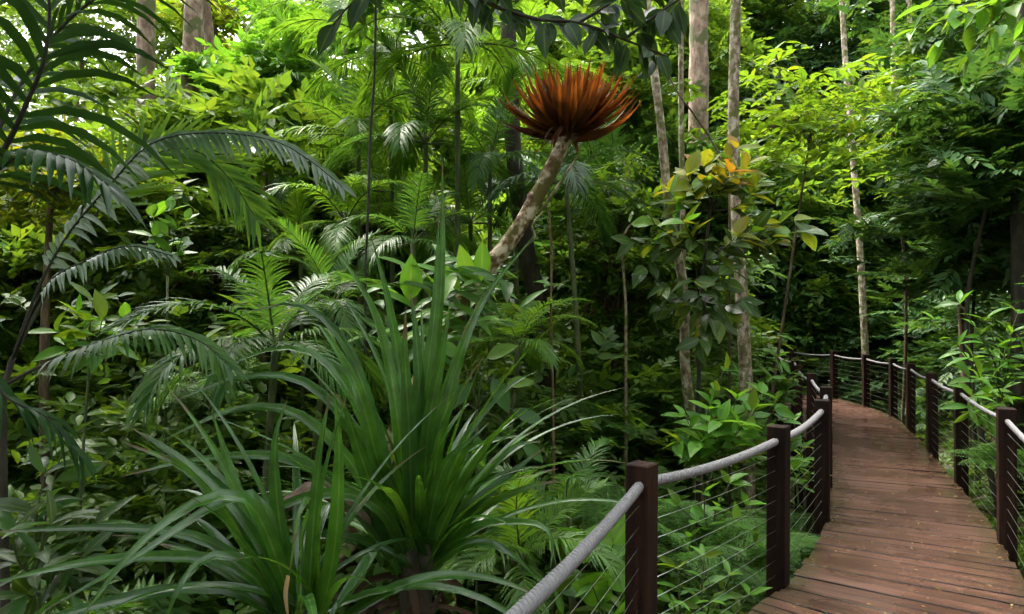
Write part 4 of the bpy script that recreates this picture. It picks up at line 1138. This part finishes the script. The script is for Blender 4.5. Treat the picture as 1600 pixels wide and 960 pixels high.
crown_tree('yellow-green tree with layered translucent leaves left of the slim trunk by the posts', (1270, 185, 11), (1.75, 1.0, 1.15), M['leaf_yellow'], SPR_NEAR, .46, 80, 2, limb=.1, base_px=(1180, 600, 11.6), trunk_r=.035, flat=.35)
crown_tree('yellow-green tree around the slim pale trunk at the upper right', (1395, 190, 13), (1.2, 1.0, 1.5), M['leaf_yellow'], SPR_NEAR, .46, 55, 2, limb=.1, base_px=(1405, 560, 14.5), trunk_r=.04, flat=.35)
crown_tree('bright lush tree of large drooping leaves right of the tall trunks at the left', (420, 140, 13), (1.3, .9, 1.0), M['leaf_bright'], SPR_NEAR, .42, 60, 12)
crown_tree('golden-green thicket tree at the left edge behind the dark palm', (80, 285, 8.5), (1.2, .7, .6), M['leaf_gold'], SPR_NEAR, .28, 70, 6, limb=.12)
crown_tree('olive leafy tree in the thicket left of centre behind the arching palm', (330, 420, 9.5), (1.1, .7, .8), M['leaf_mid'], SPR_NEAR, .30, 60, 13)
crown_tree('yellowish tree crown behind the pinkish trunk at the top left', (335, 30, 15.5), (1.2, .8, .8), M['leaf_gold'], SPR_NEAR, .45, 24, 9)
crown_tree('dim broad-leaved tree filling the middle right of the leaning trunk', (960, 420, 9.5), (1.0, .8, 1.5), M['leaf_mid'], SPR_NEAR, .30, 80, 13)
crown_tree('dark leafy tree above the slender pale trunks', (975, 150, 12), (.9, .9, 1.5), M['leaf_mid'], SPR_NEAR, .45, 42, 9)
crown_tree('leafy tree behind the tall slender pale trunk at the top', (1190, 40, 27), (3.6, 1.5, 2.2), M['leaf_mid'], SPR_NEAR, .7, 44, 10)
crown_tree('sunlit light green tree between the left trunks and the palms', (500, 60, 15), (1.5, 1.0, 1.4), M['leaf_bright'], SPR_MID, .6, 44, 10)
crown_tree('sparse leafy tree against the white sky at the upper left corner', (130, 40, 15), (2.3, 1.2, 1.6), M['leaf_mid'], SPR_MID, .5, 60, 5, trunk_r=.06, limb=.15)
crown_tree('thin leafy tree against the sky between the two tall left trunks', (265, 90, 18), (1.0, .8, 1.6), M['leaf_far'], SPR_MID, .5, 22, 5, trunk_r=.06, limb=.15)
crown_tree('blue-green feathery shrub tree on the bank above the right railing', (1530, 370, 11), (1.7, 1.0, 1.0), M['leaf_dark'], SPR_PIN, .6, 70, 8, limb=.15, trunk_r=.045, tmat=M['bark_dark'])
crown_tree('dark feathery tree in the right corner over the railing', (1570, 210, 9.5), (1.1, .8, 1.2), M['leaf_dark'], SPR_PIN, .7, 50, 7, limb=.15, trunk_r=.045, tmat=M['bark_dark'])
crown_tree('leafy climber draped around the lower part of the thickest trunk', (1092, 340, 12.2), (.75, .4, 1.0), M['leaf_mid'], SPR_NEAR, .32, 40, 9, trunk_r=.04, limb=.15, name='climbing_plant')
crown_tree('dark leafy tree over the path at the top right', (1520, 130, 12), (1.5, 1.0, 1.8), M['leaf_dark'], SPR_NEAR, .45, 60, 10)

# ================================================================ forest masses
def scatter_ground(n, x0, x1, y0, y1, keep):
    x = rng.uniform(x0, x1, n); y = rng.uniform(y0, y1, n)
    k = keep(x, y); x, y = x[k], y[k]
    return np.stack([x, y, ground_z(x, y)], 1)

def plants(mb, tms, pts, hmin, hmax, per, size):
    """bushy plants: sprays that rise from each point and spread outwards"""
    n = len(pts)
    h = rng.uniform(hmin, hmax, n)
    P0 = np.repeat(pts, per, 0); H = np.repeat(h, per)
    m = len(P0); a = rng.uniform(0, 2 * np.pi, m); t = rng.random(m) ** .7
    rad = (.15 + .5 * np.sin(np.pi * np.clip(t, 0, 1) ** .8)) * H * .7
    pos = P0 + np.stack([np.cos(a) * rad * rng.random(m), np.sin(a) * rad * rng.random(m), t * H], 1)
    fwd = np.stack([np.cos(a), np.sin(a), .15 + .5 * (t - .4)], 1) + rng.normal(0, .25, (m, 3))
    up = np.array((0, 0, 1.0)) + rng.normal(0, .3, (m, 3))
    sprays(mb, tms, pos, fwd, up, size * rng.uniform(.7, 1.3, m))

def gn_scatter(name, label, cat, mat, variants, pts, scale):
    """one stuff object: geometry nodes set the variant meshes on the points, turned and sized at random"""
    pts = np.asarray(pts, float); n = len(pts)
    me = bpy.data.meshes.new(name)
    me.vertices.add(n); me.vertices.foreach_set('co', pts.astype(np.float32).ravel())
    r = me.attributes.new('turn', 'FLOAT_VECTOR', 'POINT')
    rot = np.stack([rng.normal(0, .12, n), rng.normal(0, .12, n), rng.uniform(0, 6.283, n)], 1)
    r.data.foreach_set('vector', rot.astype(np.float32).ravel())
    s = me.attributes.new('size', 'FLOAT', 'POINT'); s.data.foreach_set('value', np.asarray(scale, np.float32))
    k = me.attributes.new('pick', 'INT', 'POINT'); k.data.foreach_set('value', rng.integers(0, len(variants), n).astype(np.int32))
    o = bpy.data.objects.new(name, me); COL.objects.link(o)
    ng = bpy.data.node_groups.new(name, 'GeometryNodeTree')
    ng.interface.new_socket('Geometry', in_out='INPUT', socket_type='NodeSocketGeometry')
    ng.interface.new_socket('Geometry', in_out='OUTPUT', socket_type='NodeSocketGeometry')
    N, L = ng.nodes, ng.links
    gi, go_ = N.new('NodeGroupInput'), N.new('NodeGroupOutput')
    ip = N.new('GeometryNodeInstanceOnPoints'); jn = N.new('GeometryNodeJoinGeometry')
    for v in variants:
        so = bpy.data.objects.new(name + '_piece', v)
        oi = N.new('GeometryNodeObjectInfo'); oi.inputs['Object'].default_value = so; oi.inputs['As Instance'].default_value = True
        L.new(oi.outputs['Geometry'], jn.inputs[0])
    def attr(nm, ty):
        q = N.new('GeometryNodeInputNamedAttribute'); q.data_type = ty; q.inputs['Name'].default_value = nm
        return q.outputs['Attribute']
    L.new(gi.outputs[0], ip.inputs['Points']); L.new(jn.outputs[0], ip.inputs['Instance'])
    ip.inputs['Pick Instance'].default_value = True
    L.new(attr('pick', 'INT'), ip.inputs['Instance Index'])
    er = N.new('FunctionNodeEulerToRotation'); L.new(attr('turn', 'FLOAT_VECTOR'), er.inputs[0]); L.new(er.outputs[0], ip.inputs['Rotation'])
    L.new(attr('size', 'FLOAT'), ip.inputs['Scale'])
    L.new(ip.outputs[0], go_.inputs[0])
    md = o.modifiers.new('scatter', 'NODES'); md.node_group = ng
    o['kind'] = 'stuff'; o['label'] = label; o['category'] = cat
    return o

def plant_variants(n, tms, hmin, hmax, per, size, mat):
    out = []
    for k in range(n):
        m = MB(); h = hmin + (hmax - hmin) * (k + .5) / n
        plants(m, tms, np.zeros((1, 3)), h, h * 1.02, int(per * (.7 + .6 * k / n)), size)
        out.append(m.mesh('plant_piece', mat))
    return out

left = lambda lo: (lambda x, y: (path_dist(x, y)[0] > lo) & ((path_dist(x, y)[1] < 0) | (y > 18)))
right = lambda lo: (lambda x, y: (path_dist(x, y)[0] > lo) & (path_dist(x, y)[1] > 0) & (y < 40))
inview = lambda p, m=.8: p[np.abs(p[:, 0]) < p[:, 1] * .85 + m]
def ground_cover(name, label, cat, mat, tms, hr, per, size, n, x0, x1, y0, y1, keep, nv=9):
    pts = inview(scatter_ground(n, x0, x1, y0, y1, keep)) if x1 < 12 else scatter_ground(n, x0, x1, y0, y1, keep)
    gn_scatter(name, label, cat, mat, plant_variants(nv, tms, *hr, per, size, mat), pts, rng.uniform(.8, 1.25, len(pts)))

ground_cover('undergrowth', 'low green undergrowth covering the floor of the gully', 'undergrowth', M['leaf_mid'], SPR_MID, (.3, 1.0), 14, .28, 1000, -7, 6, 2.2, 12, left(1.25), 14)
ground_cover('gully_shrubs', 'dense dark shrubs in the middle of the gully behind the strap-leaved plants', 'shrubs', M['leaf_mid'], SPR_NEAR, (.9, 3.2), 16, .34, 800, -5, 5.5, 6.5, 12.5, left(2.0), 12)
ground_cover('gully_ferns', 'ferns growing thickly on the gully floor', 'ferns', M['fern'], SPR_FERN, (.3, .8), 10, .55, 420, -8, 6, 3, 16, left(1.2))
ground_cover('thicket', 'dense green thicket on the far side of the gully', 'thicket', M['leaf_mid'], SPR_FAR, (.8, 3.0), 26, .38, 2600, -14, 9, 9, 22, left(2.4), 12)
ground_cover('hillside_shrubs', 'dark green shrubs covering the bank right of the boardwalk', 'shrubs', M['leaf_dark'], SPR_PIN, (.8, 3.2), 18, .5, 2000, 3, 22, 3, 26, lambda x, y: right(2.25)(x, y) & ((path_dist(x, y)[0] > 2.4) | (y > 8)) & (x < y * .95 + 3), 12)

ground_cover('bank_ground_cover', 'low green plants along the foot of the right railing', 'ground cover', M['leaf_mid'], SPR_MID, (.15, .4), 12, .22, 2600, 1, 11, 2, 19, lambda x, y: (path_dist(x, y)[1] > 0) & (path_dist(x, y)[0] > 1.25) & (path_dist(x, y)[0] < 3), 8)
def clump_variants(n, tms, per, size, mat):
    out = []
    for k in range(n):
        m = MB(); clump(m, tms, np.zeros(3), np.array((1, 1, .7)) * rng.uniform(.9, 1.3), per, size); out.append(m.mesh('clump_piece', mat))
    return out
def wall_of_trees(name, label, mat, boxes, n_cl, per, size, tms):
    pts = []
    for (x0, x1, y0, y1, z0, z1, f) in boxes:
        k = int(n_cl * f); pts.append(np.stack([rng.uniform(x0, x1, k), rng.uniform(y0, y1, k), rng.uniform(z0, z1, k)], 1))
    pts = np.concatenate(pts)
    gn_scatter(name, label, 'forest', mat, clump_variants(9, tms, per, size, mat), pts, rng.uniform(.75, 1.35, len(pts)))
wall_of_trees('distant_forest', 'far green forest closing the view behind the palms', M['leaf_far'],
    [(-7, 5, 15, 18, -.5, 4, .35), (-8, 2.5, 18, 22, 1, 7.5, .5), (-14, -7.5, 11, 16, -.5, 3.8, .3), (-5, 7, 22, 27, 4, 12, .8), (-4, 8, 27, 34, 8, 19, .8), (-28, -9, 20, 34, 1, 8.5, .8), (-12, -7, 20, 28, 1, 7.5, .3), (-17, -7.5, 17, 24, 7.5, 13, .16), (-7, -2, 11.5, 14, .5, 4.8, .28), (-9, -4, 10, 12.5, 0, 3.0, .2), (6, 11, 18.6, 19.8, 0, 6, .28)], 260, 75, .58, SPR_FAR)
wall_of_trees('hillside_forest', 'dark forest rising behind the bend of the boardwalk', M['leaf_dark'],
    [(.5, 3.4, 12.5, 15, 0, 4.5, .25), (6.5, 12, 18.5, 20, -.5, 4.5, .3), (5, 12, 20, 22, 0, 6, .35), (5, 14, 22, 26, 3, 9, .6), (6, 20, 26, 34, 6, 18, 1.5), (12, 24, 14, 26, 5, 11, .8), (16, 28, 12, 26, 9, 16, .5)], 240, 75, .56, SPR_FAR)
wall_of_trees('surrounding_forest', 'rainforest on the banks behind and beside the viewer', M['leaf_mid'],
    [(-20, -9, -8, 9, 0, 8, .5), (-14, 14, -18, -9, 0, 9, .7), (9, 18, -9, 6, 4, 12, .5), (-8, 8, -9, -5, 6, 11, .3)], 200, 34, 1.1, SPR_FAR)

# an unseen tree added beside the viewer, its crown shaped to shade the foreground
ct = thing('added_shade_tree', 'unseen canopy tree added beside the viewer to shade the foreground plants', 'tree', (-6.6, -1.5, G(-6.6, -1.5)))
m = MB(); tube(m, spline([(-6.6, -1.5, G(-6.6, -1.5) - .2), (-6.5, -1.2, 3), (-6.4, -.2, 6.5)], 20), np.linspace(.22, .12, 20), 12); m.build('trunk', M['bark_brown'], ct)
ml, mw = MB(), MB()
for k in range(150):
    e = np.array((-4.0, 3.6, 7.7)) + rdir(1)[0] * rng.random() ** .5 * np.array((4.4, 4.4, 1.0))
    e[2] = max(e[2], 3.4 + .5 * max(e[1], 0))
    tube(mw, spline([(-6.4, -.4, 6.2), (np.array((-6.4, -.4, 6.2)) + e) / 2 + (0, 0, .4), e], 8), np.linspace(.05, .01, 8), 5)
    clump(ml, SPR_FAR, e, np.array((1, 1, .5)) * .8, 14, .7)
for k in range(50):
    e = np.array((-7.0, 6.6, 8.2)) + rdir(1)[0] * rng.random() ** .5 * np.array((2.4, 2.4, .6))
    e[2] = max(e[2], 3.6 + .52 * e[1])
    if k % 3 == 0:
        tube(mw, spline([(-6.4, -.4, 6.2), (-6.5, 4, 8.3), e], 10), np.linspace(.05, .008, 10), 5)
    clump(ml, SPR_FAR, e, np.array((1, 1, .5)) * .8, 14, .7)
mw.build('limbs', M['bark_brown'], ct); ml.build('crown', M['leaf_mid'], ct)
